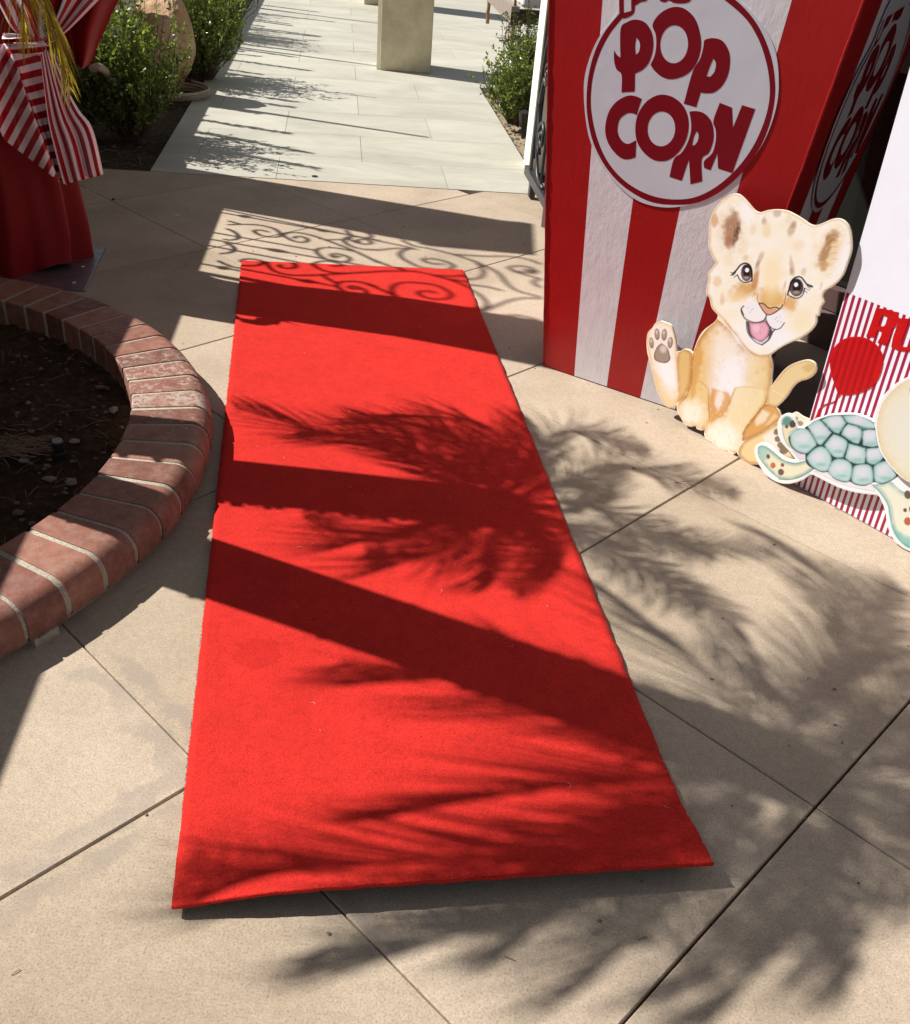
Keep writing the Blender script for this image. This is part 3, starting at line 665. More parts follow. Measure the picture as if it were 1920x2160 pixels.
mb = MB()
for k in range(46):
    u, v = random.random()*.96+.02, random.random()*.94+.04; P = (cBL*(1-u)+cBR*u)*(1-v)+(cTL*(1-u)+cTR*u)*v; P[2] = fz(u, v)+.0008
    q = random.uniform(0, 6.3); l = random.uniform(.004, .014); d = np.array([math.cos(q), math.sin(q), 0])*l; mb.tube([P, P+d*.5+np.array([-d[1], d[0], 0])*.3, P+d], .00045, 3, False)
setp(mb.build('lint', MAT['cushion_lint'], rc), kind='stuff')
mb = MB()
for k in range(150):
    c = np.array([random.uniform(-1.2, 1.3), random.uniform(.6, 4.8), .001]); s_ = random.uniform(.0012, .0035)
    V, F = rock(c, (s_*random.uniform(.8, 2), s_, s_*.5), k, 1); mb.add(V, F)
for k in range(40):
    c = np.array([random.uniform(-1.2, 1.3), random.uniform(.6, 4.8), .0015]); q = random.uniform(0, 6.3); d = np.array([math.cos(q), math.sin(q), 0])*random.uniform(.006, .02); mb.tube([c, c+d*.5+np.array([0, 0, .001]), c+d], .0007, 3, False)
setp(mb.build('grit', MAT['twig'], terr), kind='stuff')
# ------------------------------------------------------------------ POPCORN BOX
bA, bB = gp(1145, 772), gp(1499, 891); bd = (bB-bA)/np.linalg.norm(bB-bA); bn = np.array([bd[1], -bd[0], 0]); BW = np.linalg.norm(bB-bA)
KN, KL, KR, BH = .09, .0743, .1222, 1.62
def corner_top(P, dn, dd, h=BH): return P+np.array([0, 0, h])+bn*dn*h+bd*dd*h
bC, bD = bB-bn*BW, bA-bn*BW
TA, TB, TC, TD = corner_top(bA, KN, -KL), corner_top(bB, KN, KR), corner_top(bC, -KN, KR), corner_top(bD, -KN, -KL)
box = empty('popcorn_box', (bA+bC)/2, 'giant red and white striped popcorn box prop with a round lettered emblem', 'popcorn box')
def panel(name, P0, P1, T0, T1, out, inset=.0):
    mb = MB(); t = .02
    for k in range(5):
        a, b = k/5, (k+1)/5; q = [P0+(P1-P0)*a, P0+(P1-P0)*b, T0+(T1-T0)*b, T0+(T1-T0)*a]
        qi = [p-out*t for p in q]
        F = [(0, 1, 2, 3), (7, 6, 5, 4), (3, 2, 6, 7), (1, 0, 4, 5)]
        if k == 0: F.append((0, 3, 7, 4))
        if k == 4: F.append((2, 1, 5, 6))
        mb.add(q+qi, F, k % 2)
    return mb.build(name, [MAT['box_red'], MAT['box_white']], box)
z3 = np.array([0, 0, .004])
panel('front_panel', bA+z3, bB+z3, TA, TB, bn); panel('right_panel', bB+z3-bn*.0205, bC+z3, TB-bn*.0205, TC, bd)
panel('left_panel', bD+z3, bA+z3-bn*.0205, TD, TA-bn*.0205, -bd); panel('rear_panel', bC+z3+0*bn, bD+z3, TC, TD, -bn)
def trim(P, T, w_=.011, seed=0):
    mb = MB(); r = np.random.default_rng(seed); n = 70
    pts = [P+(T-P)*t+r.normal(0, .0004, 3) for t in np.linspace(0, 1, n)]; mb.tube(pts, np.clip(-.0+.0038+r.normal(0, .0005, n), .0025, .006), 6); return mb.build('edge_bead', MAT['edge_red'], box, smooth=True)
trim(bA+bd*.004+z3, TA+bd*.004, seed=1); trim(bB-bd*.004+z3, TB-bd*.004, seed=2)
for s_, P, T in ((1, bA, TA), (2, bB, TB)):
    q = (bd if s_ == 1 else -bd)*.0; 
# emblem
class Frame(Plane):
    def __init__(s, O, u, up):
        s.O = O; s.u = u/np.linalg.norm(u); up = up-s.u*(up @ s.u); s.w = up/np.linalg.norm(up); s.n = np.cross(s.u, s.w)
ff = Frame(bA, bd, (TA-bA)); 
fs = Frame(bB, (bC-bB), (TB-bB))
zE = lambda pts: Z((1220, 0), 4.1295, pts)
em_out = [(52, 850), (62, 650), (125, 440), (205, 290), (345, 110), (350, -60), (420, -260), (700, -420), (1100, -400), (1330, -200), (1390, -20), (1500, 85), (1640, 262), (1722, 460), (1748, 680), (1733, 900), (1660, 1140), (1545, 1350), (1350, 1560), (1080, 1742), (850, 1802), (650, 1790), (480, 1722), (300, 1560), (150, 1330), (82, 1130)]
ro = [(362, 115), (240, 265), (150, 440), (95, 640), (75, 850), (85, 1030), (130, 1230), (215, 1410), (330, 1560), (480, 1680), (650, 1760), (850, 1782), (1050, 1760), (1250, 1660), (1430, 1500), (1570, 1310), (1660, 1110), (1710, 900), (1718, 720), (1690, 520), (1620, 320), (1520, 150), (1375, 0), (1200, -110)]
ri = [(385, 160), (285, 285), (195, 455), (135, 650), (113, 850), (125, 1020), (170, 1210), (250, 1390), (365, 1535), (505, 1640), (670, 1710), (850, 1735), (1030, 1712), (1210, 1620), (1380, 1470), (1515, 1290), (1610, 1090), (1662, 900), (1670, 730), (1640, 540), (1575, 345), (1465, 165), (1280, 0), (1130, -90)]
letters = {
 'letter': [
  [[(372, 250), (430, 190), (500, 168), (580, 190), (635, 260), (657, 350), (650, 450), (620, 540), (570, 600), (498, 640), (495, 795), (380, 802), (380, 648), (335, 600), (315, 520), (315, 435), (340, 475), (370, 500)], [(510, 325), (535, 360), (541, 405), (530, 450), (505, 475), (499, 400)]],
  [[(650, 215), (700, 130), (780, 75), (860, 57), (940, 80), (1020, 160), (1062, 280), (1073, 400), (1045, 520), (990, 610), (910, 665), (810, 688), (730, 665), (665, 610), (632, 560), (665, 490), (682, 400), (678, 300)], 'E838,383,121,166,.05'],
  [[(1098, 352), (1130, 335), (1190, 330), (1260, 355), (1310, 430), (1326, 520), (1310, 640), (1260, 740), (1190, 800), (1120, 810), (1070, 803), (1030, 932), (922, 900), (1000, 620), (1060, 520), (1090, 420)], [(1180, 507), (1202, 550), (1190, 620), (1155, 665), (1120, 663), (1145, 590)]],
  [[(557, 860), (500, 835), (430, 832), (340, 880), (275, 960), (240, 1080), (245, 1190), (290, 1290), (370, 1370), (440, 1385), (503, 1366), (508, 1218), (440, 1250), (390, 1230), (352, 1170), (347, 1100), (370, 1030), (430, 985), (480, 985), (512, 1000), (535, 925)]],
  [[(740, 822), (830, 845), (910, 910), (955, 1000), (965, 1110), (940, 1220), (880, 1320), (800, 1385), (720, 1402), (640, 1380), (560, 1310), (512, 1220), (500, 1110), (520, 1000), (580, 900), (660, 840)], 'E727,1120,120,152,.06'],
  [[(970, 970), (1030, 965), (1100, 985), (1160, 1050), (1182, 1140), (1178, 1230), (1140, 1330), (1080, 1385), (1083, 1577), (980, 1603), (968, 1390), (945, 1450), (905, 1572), (797, 1538), (835, 1385), (900, 1330), (950, 1250), (983, 1150), (985, 1060)], [(1035, 1140), (1050, 1170), (1045, 1220), (1020, 1258), (996, 1265), (1010, 1190)]],
  [[(1235, 893), (1343, 935), (1350, 1110), (1430, 913), (1545, 948), (1345, 1505), (1220, 1465), (1215, 1335), (1155, 1480), (1100, 1460), (1100, 1400), (1170, 1330), (1200, 1220), (1200, 1130), (1180, 1050)]],
 ], 'script_tail': [
  [[(362, 112), (360, -90), (398, -90), (400, 110), (465, 92), (462, -90), (498, -90), (497, 48), (492, 100), (470, 130), (420, 155), (388, 158)]],
  [[(497, 48), (470, -90), (640, -90), (600, 0), (550, 15)]], [[(680, -90), (715, 5), (755, 18), (795, 2), (830, 20), (885, 28), (950, 22), (985, -5), (1000, -90)]]]}
def loopuv(l, F):
    if isinstance(l, str):
        cx, cy, rx, ry, a = map(float, l[1:].split(',')); pts = [(cx+rx*math.cos(t)*math.cos(a)-ry*math.sin(t)*math.sin(a), cy+rx*math.cos(t)*math.sin(a)+ry*math.sin(t)*math.cos(a)) for t in np.linspace(0, 2*math.pi, 48, endpoint=False)]
        return [ff.uv(*p) for p in zE(pts)]
    return [ff.uv(*p) for p in zE(smooth_poly(l))]
def emblem(F, name, gap=.001):
    mb = MB(); lp = [[ff.uv(*p) for p in zE(smooth_poly(em_out, True, 70))]]; extrude(mb, lp, lambda u, w_, n: F.at(u, w_, n), gap, gap+.0014)
    e = mb.build(name, MAT['sign_white'], box)
    mb = MB(); a = [ff.uv(*p) for p in zE(smooth_poly(ro, False))]; b = [ff.uv(*p) for p in zE(smooth_poly(ri, False))]; n = len(a)
    V = [F.at(*p, gap+.0016) for p in a]+[F.at(*p, gap+.0016) for p in b]; mb.add(V, [(i, i+1, i+n+1, i+n) for i in range(n-1)])
    mb.build('ring', MAT['sign_red'], e)
    for nm, L in letters.items():
        for loops in L:
            mb = MB(); extrude(mb, [loopuv(l, F) for l in loops], lambda u, w_, n: F.at(u, w_, n), gap+.0015, gap+.0018); mb.build(nm, MAT['sign_red'], e)
    return e
emblem(ff, 'emblem', .0004); emblem(fs, 'emblem', .006)

# ------------------------------------------------------------------ painting on flat cut-outs (colour attribute on a fine grid)
def vnoise(x, y, s, seed=0):
    x = x/s; y = y/s; xi = np.floor(x).astype(np.int64); yi = np.floor(y).astype(np.int64); fx_ = x-xi; fy = y-yi
    def h(a, b):
        v = (a*374761393+b*668265263+seed*974711) & 0xffffffff; v = ((v ^ (v >> 13))*1274126177) & 0xffffffff; return ((v ^ (v >> 16)) & 0xffff)/65535.
    u = fx_*fx_*(3-2*fx_); v = fy*fy*(3-2*fy)
    return (h(xi, yi)*(1-u)+h(xi+1, yi)*u)*(1-v)+(h(xi, yi+1)*(1-u)+h(xi+1, yi+1)*u)*v
def sdist(X, Y, poly):
    P = np.asarray(poly); n = len(P); D = np.full(X.shape, 1e9); ins = np.zeros(X.shape, bool)
    for i in range(n):
        a, b = P[i], P[(i+1) % n]; e = b-a; L = e @ e+1e-9; t = np.clip(((X-a[0])*e[0]+(Y-a[1])*e[1])/L, 0, 1)
        D = np.minimum(D, np.hypot(X-a[0]-t*e[0], Y-a[1]-t*e[1]))
        if a[1] != b[1]: ins ^= ((a[1] > Y) != (b[1] > Y)) & (X < (b[0]-a[0])*(Y-a[1])/(b[1]-a[1])+a[0])
    return np.where(ins, D, -D)
class Painter:
    def __init__(s, X, Y, base):
        s.X, s.Y = X, Y; s.C = np.tile(np.array(lin(base)), (len(X), 1))
        s.nz = .55*vnoise(X, Y, 9, 1)+.3*vnoise(X, Y, 4, 2)+.15*vnoise(X, Y, 1.8, 3)
    def over(s, a, c, idx=None):
        c = np.array(lin(c)); a = np.clip(a, 0, 1)[:, None]
        if idx is None: s.C = s.C*(1-a)+c*a
        else: s.C[idx] = s.C[idx]*(1-a)+c*a
    def bb(s, lo, hi, m): return np.where((s.X > lo[0]-m) & (s.X < hi[0]+m) & (s.Y > lo[1]-m) & (s.Y < hi[1]+m))[0]
    def ell(s, cx, cy, rx, ry, ang, c, soft=.25, a=1., nz=0.):
        r = max(rx, ry)*(1+soft)+2; i = s.bb((cx-r, cy-r), (cx+r, cy+r), 0); x = s.X[i]-cx; y = s.Y[i]-cy; t = math.radians(ang)
        u = (x*math.cos(t)+y*math.sin(t))/rx; v = (-x*math.sin(t)+y*math.cos(t))/ry; d = np.sqrt(u*u+v*v)+nz*(s.nz[i]-.5)
        s.over(np.clip((1+soft/2-d)/soft, 0, 1)*a, c, i)
    def poly(s, P, c, soft=1.2, a=1., nz=0., sm=True, edge=None, ew=3., ea=1.):
        P = smooth_poly(P, True, 60, 4) if sm else np.array(P, float); i = s.bb(P.min(0), P.max(0), soft+2); d = sdist(s.X[i], s.Y[i], P)+nz*(s.nz[i]-.5)
        m = np.clip(.5+d/soft, 0, 1); s.over(m*a, c, i)
        if edge: s.over(m*ea*np.clip(1-d/ew, 0, 1)*(.4+s.nz[i]), edge, i)
    def line(s, P, w_, c, a=1., taper=False, sm=True, soft=.9, nz=0.):
        P = smooth_poly(P, False, 80, 4) if sm else np.array(P, float); i = s.bb(P.min(0), P.max(0), w_+3); X, Y = s.X[i], s.Y[i]; D = np.full(X.shape, 1e9); T = np.zeros(X.shape); n = len(P)-1
        for k in range(n):
            p, q = P[k], P[k+1]; e = q-p; t = np.clip(((X-p[0])*e[0]+(Y-p[1])*e[1])/(e @ e+1e-9), 0, 1); d = np.hypot(X-p[0]-t*e[0], Y-p[1]-t*e[1]); m = d < D; D[m] = d[m]; T[m] = ((k+t)/n)[m]
        ww_ = w_/2*(np.sin(np.pi*np.clip(T, .0, 1))**.6 if taper else 1.)
        s.over(np.clip((ww_-D+nz*(s.nz[i]-.5))/soft+.5, 0, 1)*a, c, i)
    def inner_edge(s, P, c, w_, a=.7, nz=1.):
        P = smooth_poly(P, True, 60, 3); i = s.bb(P.min(0), P.max(0), 2); d = sdist(s.X[i], s.Y[i], P)
        s.over(np.where(d > 0, np.clip(1-d/w_, 0, 1), 0)*a*np.clip(.35+nz*s.nz[i]*1.3, 0, 1), c, i)
INK = .80
MAT['cream_board'] = M('cream_cutout_board', (.78, .70, .56), .6).m
def cutout(name, root, pl_, px_out, paintf, base, step=.0019, thick=.012, inset=.0015, off=0., board='board', mat=None, sm=55):
    out = smooth_poly(px_out, True, sm, 3); uv = [pl_.uv(*p) for p in out]
    mb = MB(); extrude(mb, [uv], lambda u, w_, n: pl_.at(u, w_, n), off, off+thick); bo = mb.build(board, mat or MAT['foam'], root)
    U = np.array(uv); lo = U.min(0); hi = U.max(0); us = np.arange(lo[0], hi[0]+step, step); ws = np.arange(lo[1], hi[1]+step, step)
    UU, WW = np.meshgrid(us, ws, indexing='ij'); ins = sdist(UU.ravel(), WW.ravel(), U[::1]).reshape(UU.shape) > inset
    cell = ins[:-1, :-1] & ins[1:, :-1] & ins[:-1, 1:] & ins[1:, 1:]
    need = np.zeros(UU.shape, bool); need[:-1, :-1] |= cell; need[1:, :-1] |= cell; need[:-1, 1:] |= cell; need[1:, 1:] |= cell
    idx = -np.ones(UU.shape, np.int64); idx[need] = np.arange(need.sum()); I, J = np.where(cell)
    F = np.stack([idx[I, J], idx[I+1, J], idx[I+1, J+1], idx[I, J+1]], 1)
    u, w_ = UU[need], WW[need]; V = pl_.O+np.outer(u, pl_.u)+np.outer(w_, pl_.w)+pl_.n*(off+thick+.0006)
    q = proj(V); pt = Painter(q[:, 0], q[:, 1], base); paintf(pt, out)
    me = bpy.data.meshes.new(name); offs = PW[root.name]; n = len(V); me.vertices.add(n); me.vertices.foreach_set('co', (V-offs).ravel())
    me.loops.add(F.size); me.loops.foreach_set('vertex_index', F.ravel()); me.polygons.add(len(F)); me.polygons.foreach_set('loop_start', np.arange(len(F))*4); me.polygons.foreach_set('loop_total', np.full(len(F), 4))
    me.update(calc_edges=True); ca = me.color_attributes.new('ink', 'FLOAT_COLOR', 'POINT'); ca.data.foreach_set('color', np.hstack([pt.C*np.array([.80, .80, .83]), np.ones((n, 1))]).ravel())
    me.materials.append(MAT['print']); o = bpy.data.objects.new(name, me); col.objects.link(o); o.parent = root; return o

# ---- lion cub
h7 = lambda pts: Z((1480, 400), 5.344, pts); c7 = lambda pts: Z((1350, 660), 4.5425, pts)
def h1(x, y): return h7([(x, y)])[0]
def c1(x, y): return c7([(x, y)])[0]
head = [(350, 45), (420, 50), (480, 95), (540, 160), (600, 230), (660, 255), (740, 232), (850, 222), (960, 235), (1060, 280), (1150, 335), (1230, 390), (1290, 400), (1380, 370), (1480, 328), (1570, 328), (1640, 375), (1680, 450), (1695, 560), (1695, 680), (1660, 800), (1600, 960), (1520, 1060), (1450, 1110), (1395, 1145), (1372, 1200), (1390, 1260), (1365, 1300), (1345, 1350), (1330, 1425), (1300, 1420), (1300, 1500), (1240, 1590), (1130, 1670), (990, 1730), (880, 1790), (790, 1860)]
bodyR = [(1255, 400), (1275, 500), (1265, 620), (1262, 700), (1330, 610), (1400, 530), (1480, 480), (1600, 448), (1670, 470), (1695, 520), (1680, 580), (1620, 630), (1540, 655), (1480, 700), (1420, 790), (1360, 860), (1310, 900), (1340, 940), (1355, 990), (1380, 975), (1450, 965), (1500, 950), (1560, 990), (1630, 1020), (1640, 1100), (1600, 1200), (1560, 1330), (1470, 1400), (1300, 1440), (1080, 1450), (1000, 1420), (950, 1365), (930, 1330), (900, 1360), (860, 1345), (840, 1322), (790, 1310), (710, 1260), (690, 1240), (640, 1210), (620, 1160), (630, 1112), (600, 1125), (550, 1110), (540, 1080), (490, 1090), (430, 1060), (400, 1010), (365, 950), (355, 885), (330, 900), (290, 910), (240, 880), (190, 790), (150, 680), (120, 560), (95, 450), (75, 380), (68, 280), (80, 190), (125, 140), (150, 100), (200, 75), (245, 90), (300, 115), (325, 180), (345, 260), (355, 370), (390, 365), (430, 345), (480, 355), (512, 385), (530, 330), (570, 230), (620, 160), (700, 100), (740, 60)]
headL = [(190, 1410), (120, 1330), (95, 1220), (62, 1180), (60, 1120), (85, 1000), (75, 950), (130, 870), (170, 820), (130, 760), (100, 680), (82, 620), (88, 520), (90, 400), (110, 310), (150, 220), (220, 130), (290, 80)]
cub_px = h7(head)+c7(bodyR)+h7(headL)
headpoly = h7(head+[(690, 1880), (620, 1870), (520, 1810), (450, 1720), (400, 1640), (330, 1570), (260, 1480)]+headL)
def paint_cub(p, out):
    GOLD, TAN, CRM, WHT, BRN, DK = (226, 186, 112), (214, 160, 92), (248, 232, 200), (250, 248, 252), (140, 98, 62), (38, 32, 34)
    p.over(.25*p.nz+.05, (240, 220, 180))
    # body
    bd_ = c7([(740, 60), (640, 160), (560, 270), (500, 420), (490, 600), (460, 760), (370, 870), (380, 960), (440, 1060), (600, 1110), (680, 1230), (900, 1340), (960, 1200), (1100, 1020), (1200, 880), (1250, 720), (1270, 560), (1250, 400), (1000, 340), (860, 160)])
    p.poly(bd_, GOLD, 3, .72, 3); p.inner_edge(bd_, (196, 128, 56), 12, 1.)
    p.ell(*c1(860, 560), 42, 60, 0, WHT, 1.2, 1., .8); p.ell(*c1(800, 330), 26, 40, 20, (250, 240, 225), 1.2, .85, .8); p.ell(*c1(880, 720), 28, 50, 8, WHT, 1., .8, .6)
    p.ell(*c1(1120, 640), 22, 60, 5, (246, 226, 176), 1., .6, .8); p.ell(*c1(590, 560), 20, 60, 10, (240, 200, 130), 1., .6, .8)
    # forelegs
    l1 = c7([(480, 700), (560, 640), (660, 720), (660, 900), (670, 1040), (620, 1120), (540, 1100), (440, 1060), (370, 950), (365, 870), (440, 800)])
    p.poly(l1, (240, 208, 148), 3, .7, 3); p.inner_edge(l1, (206, 146, 78), 7, .55); p.ell(*c1(500, 960), 26, 26, 20, (252, 244, 228), .8, .9, .5)
    l2 = c7([(900, 720), (1000, 700), (1200, 720), (1190, 860), (1060, 1040), (970, 1200), (940, 1330), (840, 1320), (700, 1240), (630, 1160), (680, 1070), (800, 1010), (850, 900)])
    p.poly(l2, (246, 228, 184), 3, .85, 3); p.inner_edge(l2, (226, 176, 104), 6, .5); p.ell(*c1(800, 1180), 34, 30, 25, (252, 246, 234), .8, .95, .5)
    p.poly(c7([(690, 720), (830, 760), (870, 840), (800, 990), (680, 1050), (660, 900)]), (222, 160, 84), 5, .85, 5); p.ell(*c1(760, 830), 9, 22, 10, (252, 246, 240), .8, .8, .5)
    for q in ([(665, 720), (660, 900), (672, 1040)], [(930, 700), (870, 820), (830, 940)], [(700, 860), (730, 940)], [(810, 840), (770, 920)]): p.line(c7(q), 1.6, (176, 112, 58), .75, True)
    rf_ = np.random.default_rng(12); bp_ = np.array(bd_)
    for k in range(150):
        x, y = rf_.uniform(480, 1270), rf_.uniform(150, 1250); q = c1(x, y)
        if sdist(np.array([q[0]]), np.array([q[1]]), bp_)[0] < 3: continue
        L = rf_.uniform(20, 55); dx = (x-850)*.03+rf_.normal(0, 6); e = min(x-480, 1270-x)
        cl = (208, 146, 74) if (e < 160 and k % 3) else ((252, 246, 238) if k % 2 else (236, 200, 140)); p.line(c7([(x, y), (x+dx*.5, y+L*.5), (x+dx, y+L)]), rf_.uniform(1.2, 3.2), cl, rf_.uniform(.2, .5), True)
    p.poly(c7([(520, 420), (580, 300), (600, 420), (560, 620), (520, 800), (490, 820), (495, 600)]), (222, 164, 84), 6, .75, 6)
    p.line(c7([(520, 380), (500, 520), (495, 640), (470, 740), (420, 830), (370, 870)]), 2.2, (156, 98, 46), .75, True, nz=1.5)
    for q in ([(1250, 740), (1215, 850), (1130, 960), (1040, 1060), (985, 1160), (950, 1290)], [(660, 880), (668, 1040)]): p.line(c7(q), 1.8, (160, 100, 50), .7, True, nz=1.5)
    # raised left hind leg
    lg = c7([(365, 370), (430, 345), (500, 385), (495, 560), (470, 720), (400, 830), (350, 860), (360, 700), (350, 520)]); p.poly(lg, GOLD, 3, .9, 3); p.inner_edge(lg, (190, 120, 52), 8, .8)
    ft = c7([(70, 280), (80, 190), (150, 95), (240, 88), (320, 150), (350, 280), (355, 450), (360, 640), (370, 800), (330, 895), (280, 905), (230, 870), (150, 680), (100, 450)]); p.poly(ft, (250, 236, 220), 2, 1., 2); p.inner_edge(ft, (226, 176, 112), 6, .8)
    p.poly(c7([(110, 520), (200, 620), (330, 720), (365, 800), (330, 895), (270, 900), (220, 850), (150, 690)]), (236, 196, 128), 8, .6, 4); p.ell(*c1(265, 560), 16, 46, -12, (254, 250, 252), .9, .9, .5)
    for (x, y, a, b, t) in ((112, 288, 22, 54, -6), (166, 205, 25, 56, -4), (234, 210, 27, 56, 4), (292, 285, 26, 54, 6)):
        p.ell(*c1(x, y), a/4.54, b/4.54, t, (120, 100, 88), .2, .9); p.ell(*c1(x-1, y-6), a/4.54*.68, b/4.54*.72, t, (176, 160, 150), .5, .9, .4); p.ell(*c1(x-4, y-22), a/4.54*.35, b/4.54*.32, t, (235, 228, 226), .8, .7)
    pad = c7([(205, 290), (250, 320), (280, 370), (290, 440), (260, 475), (215, 480), (180, 470), (140, 440), (140, 380), (165, 325)]); p.poly(pad, (160, 138, 124), 1.5, .95, 1, edge=(112, 92, 80), ew=4); p.ell(*c1(225, 345), 7, 8, 0, (228, 216, 208), .9, .8)
    # right haunch, foot, tail
    hp = c7([(1180, 890), (1280, 880), (1340, 940), (1350, 1020), (1240, 1100), (1100, 1180), (980, 1230), (1000, 1120), (1080, 1020)]); p.poly(hp, (222, 164, 88), 3, .95, 4); p.inner_edge(hp, (160, 98, 40), 6, .8); p.poly(c7([(1180, 930), (1250, 960), (1200, 1040), (1120, 1080), (1110, 1020)]), (250, 234, 208), 6, .85, 3); p.poly(c7([(1290, 960), (1320, 990), (1250, 1060), (1200, 1080)]), (246, 226, 190), 5, .6, 3)
    fp = c7([(1000, 1230), (1150, 1150), (1330, 1050), (1480, 1080), (1560, 1250), (1470, 1390), (1300, 1440), (1080, 1448), (990, 1410), (945, 1340)]); p.poly(fp, (240, 212, 160), 3, 1., 3); p.inner_edge(fp, (176, 122, 62), 8, .9); p.poly(c7([(1180, 1180), (1330, 1100), (1480, 1180), (1440, 1330), (1300, 1350), (1220, 1280)]), (246, 236, 228), 8, .9, 4)
    for (x, y, r) in ((1310, 1140, 28), (1320, 1210, 30), (1345, 1265, 30), (1385, 1310, 44)): p.ell(*c1(x, y), r/4.5, r/4.5*1.05, 10, (128, 108, 84), .3, .95, .4)
    for (x, y, r) in ((1540, 1060, 30), (1500, 1010, 18)): p.ell(*c1(x, y), r/4.5, r/5.5, 10, (150, 128, 112), .3, .9)
    tl = c7([(1230, 720), (1330, 615), (1400, 535), (1480, 485), (1600, 450), (1670, 472), (1692, 520), (1675, 578), (1610, 630), (1530, 660), (1470, 710), (1400, 820), (1320, 895), (1220, 880)]); p.poly(tl, (238, 210, 156), 2, .9, 3); p.inner_edge(tl, (206, 158, 92), 6, .8); p.ell(*c1(1620, 520), 13, 9, -20, (214, 184, 122), .8, .8, .6); p.line(c7([(1270, 740), (1380, 800)]), 1.2, (252, 244, 224), .8)
    for a in ((548, 1050), (720, 1210), (785, 1275), (865, 1300), (905, 1310)): p.line(c7([a, (a[0]-4, a[1]+40)]), 1.3, (196, 150, 104), .6, True)
    # head
    p.poly(headpoly, (252, 246, 232), 2, 1., 0); i = p.bb((1480, 400), (1800, 760), 0); hm = sdist(p.X, p.Y, np.array(smooth_poly(headpoly, True, 60, 2)))
    m = np.clip(hm/2, 0, 1); p.over(m*np.clip((vnoise(p.X, p.Y, 17, 7)-.35)*1.5, 0, 1)*.4, (244, 230, 188)); p.over(m*np.clip((vnoise(p.X, p.Y, 11, 8)-.55)*2, 0, 1)*.6, (252, 252, 254))
    p.inner_edge(headpoly, (214, 158, 88), 6, .85); p.line(h7([(260, 1480), (330, 1570), (400, 1650), (450, 1730), (530, 1810), (640, 1875), (790, 1862)]), 1.5, (188, 128, 78), .75)
    p.line(h7([(780, 1850), (900, 1770), (1050, 1700), (1200, 1600)]), 2.5, (196, 160, 120), .4)
    p.ell(*h1(740, 1650), 56, 26, 8, (250, 249, 255), .9, .9, .4); p.ell(*h1(1130, 1440), 26, 30, 0, (248, 230, 190), 1., .6, .8)
    # ears
    p.ell(*h1(330, 450), 22, 38, 6, (224, 190, 160), .9, .6, .8); p.ell(*h1(345, 430), 16, 33, 8, (168, 122, 90), .7, .85, .9); p.ell(*h1(395, 500), 6, 24, 16, (96, 60, 42), .8, .8, .6); p.ell(*h1(305, 590), 7, 12, 20, (170, 116, 84), .8, .8, .6)
    for k in range(7): p.line(h7([(262+k*20, 290+k*6), (300+k*18, 360+k*12), (300+k*14, 480+k*10)]), 1.1, (196, 150, 116) if k % 2 else (96, 62, 46), .6, True)
    p.ell(*h1(1450, 680), 24, 42, 18, (238, 206, 158), .9, .8, .8); p.ell(*h1(1400, 690), 10, 36, 20, (170, 130, 86), .7, .85, .8); p.ell(*h1(1480, 540), 18, 10, -40, (170, 128, 82), .8, .8, .7); p.ell(*h1(1380, 860), 9, 12, 20, (206, 158, 100), .8, .8, .6)
    for k in range(8): p.line(h7([(1400+k*6, 600+k*28), (1460+k*8, 540+k*34), (1540+k*5, 530+k*40)]), 1.1, (112, 76, 46) if k % 2 else (240, 214, 174), .55, True)
    p.ell(*h1(1600, 800), 14, 40, 14, (252, 250, 254), .9, .7, .4); p.ell(*h1(520, 260), 14, 26, -20, (252, 251, 254), .9, .8, .4); p.ell(*h1(150, 350), 7, 14, 0, (214, 166, 116), .7, .8, .6)
    # spots
    for (x, y, a, b, t, c_, al) in ((705, 355, 30, 44, 10, (150, 116, 72), .85), (855, 268, 40, 44, 40, (166, 138, 100), .85), (1022, 440, 38, 90, 18, (168, 136, 92), .9), (1035, 400, 25, 40, 18, (140, 104, 66), .6), (735, 450, 48, 90, -8, (236, 210, 146), .8), (580, 450, 34, 70, 4, (232, 216, 178), .8), (985, 330, 40, 60, 25, (238, 218, 182), .8), (655, 790, 26, 100, 24, (186, 142, 96), .85), (635, 840, 20, 40, 20, (130, 96, 66), .7), (500, 765, 32, 30, -40, (216, 180, 136), .8), (1020, 860, 26, 100, -8, (190, 146, 98), .85), (1012, 920, 16, 40, 8, (128, 92, 62), .6), (1155, 920, 30, 44, 10, (196, 156, 110), .7), (180, 1040, 44, 62, 16, (224, 184, 116), .8), (232, 1240, 28, 62, 4, (214, 168, 100), .8), (460, 650, 60, 90, 26, (236, 216, 172), .6), (1090, 620, 70, 50, -30, (240, 208, 164), .6), (940, 1070, 12, 50, 14, (176, 120, 92), .7), (1350, 1080, 12, 40, 10, (196, 150, 110), .6), (310, 790, 55, 80, 20, (238, 222, 184), .6)):
        p.ell(*h1(x, y), a/5.3, b/5.3, t, c_, .7, al*.62, .6)
    # muzzle shading
    p.ell(*h1(780, 1220), 30, 22, 8, (226, 180, 100), .8, .95, .6); p.ell(*h1(800, 950), 20, 46, 4, (250, 232, 190), .9, .8, .4); p.ell(*h1(500, 1120), 26, 14, -10, (216, 164, 92), .9, .9, .8); p.ell(*h1(610, 1010), 6, 22, 14, (198, 140, 76), .7, .85, .5); p.ell(*h1(1000, 1280), 14, 14, 20, (222, 172, 100), .9, .85, .8); p.ell(*h1(400, 1200), 20, 12, -10, (240, 208, 150), .9, .7, .7)
    p.line(h7([(640, 1160), (630, 1230), (650, 1290)]), 1.8, (150, 100, 58), .8, True); p.line(h7([(950, 1150), (945, 1230), (925, 1310)]), 1.8, (150, 100, 58), .8, True)
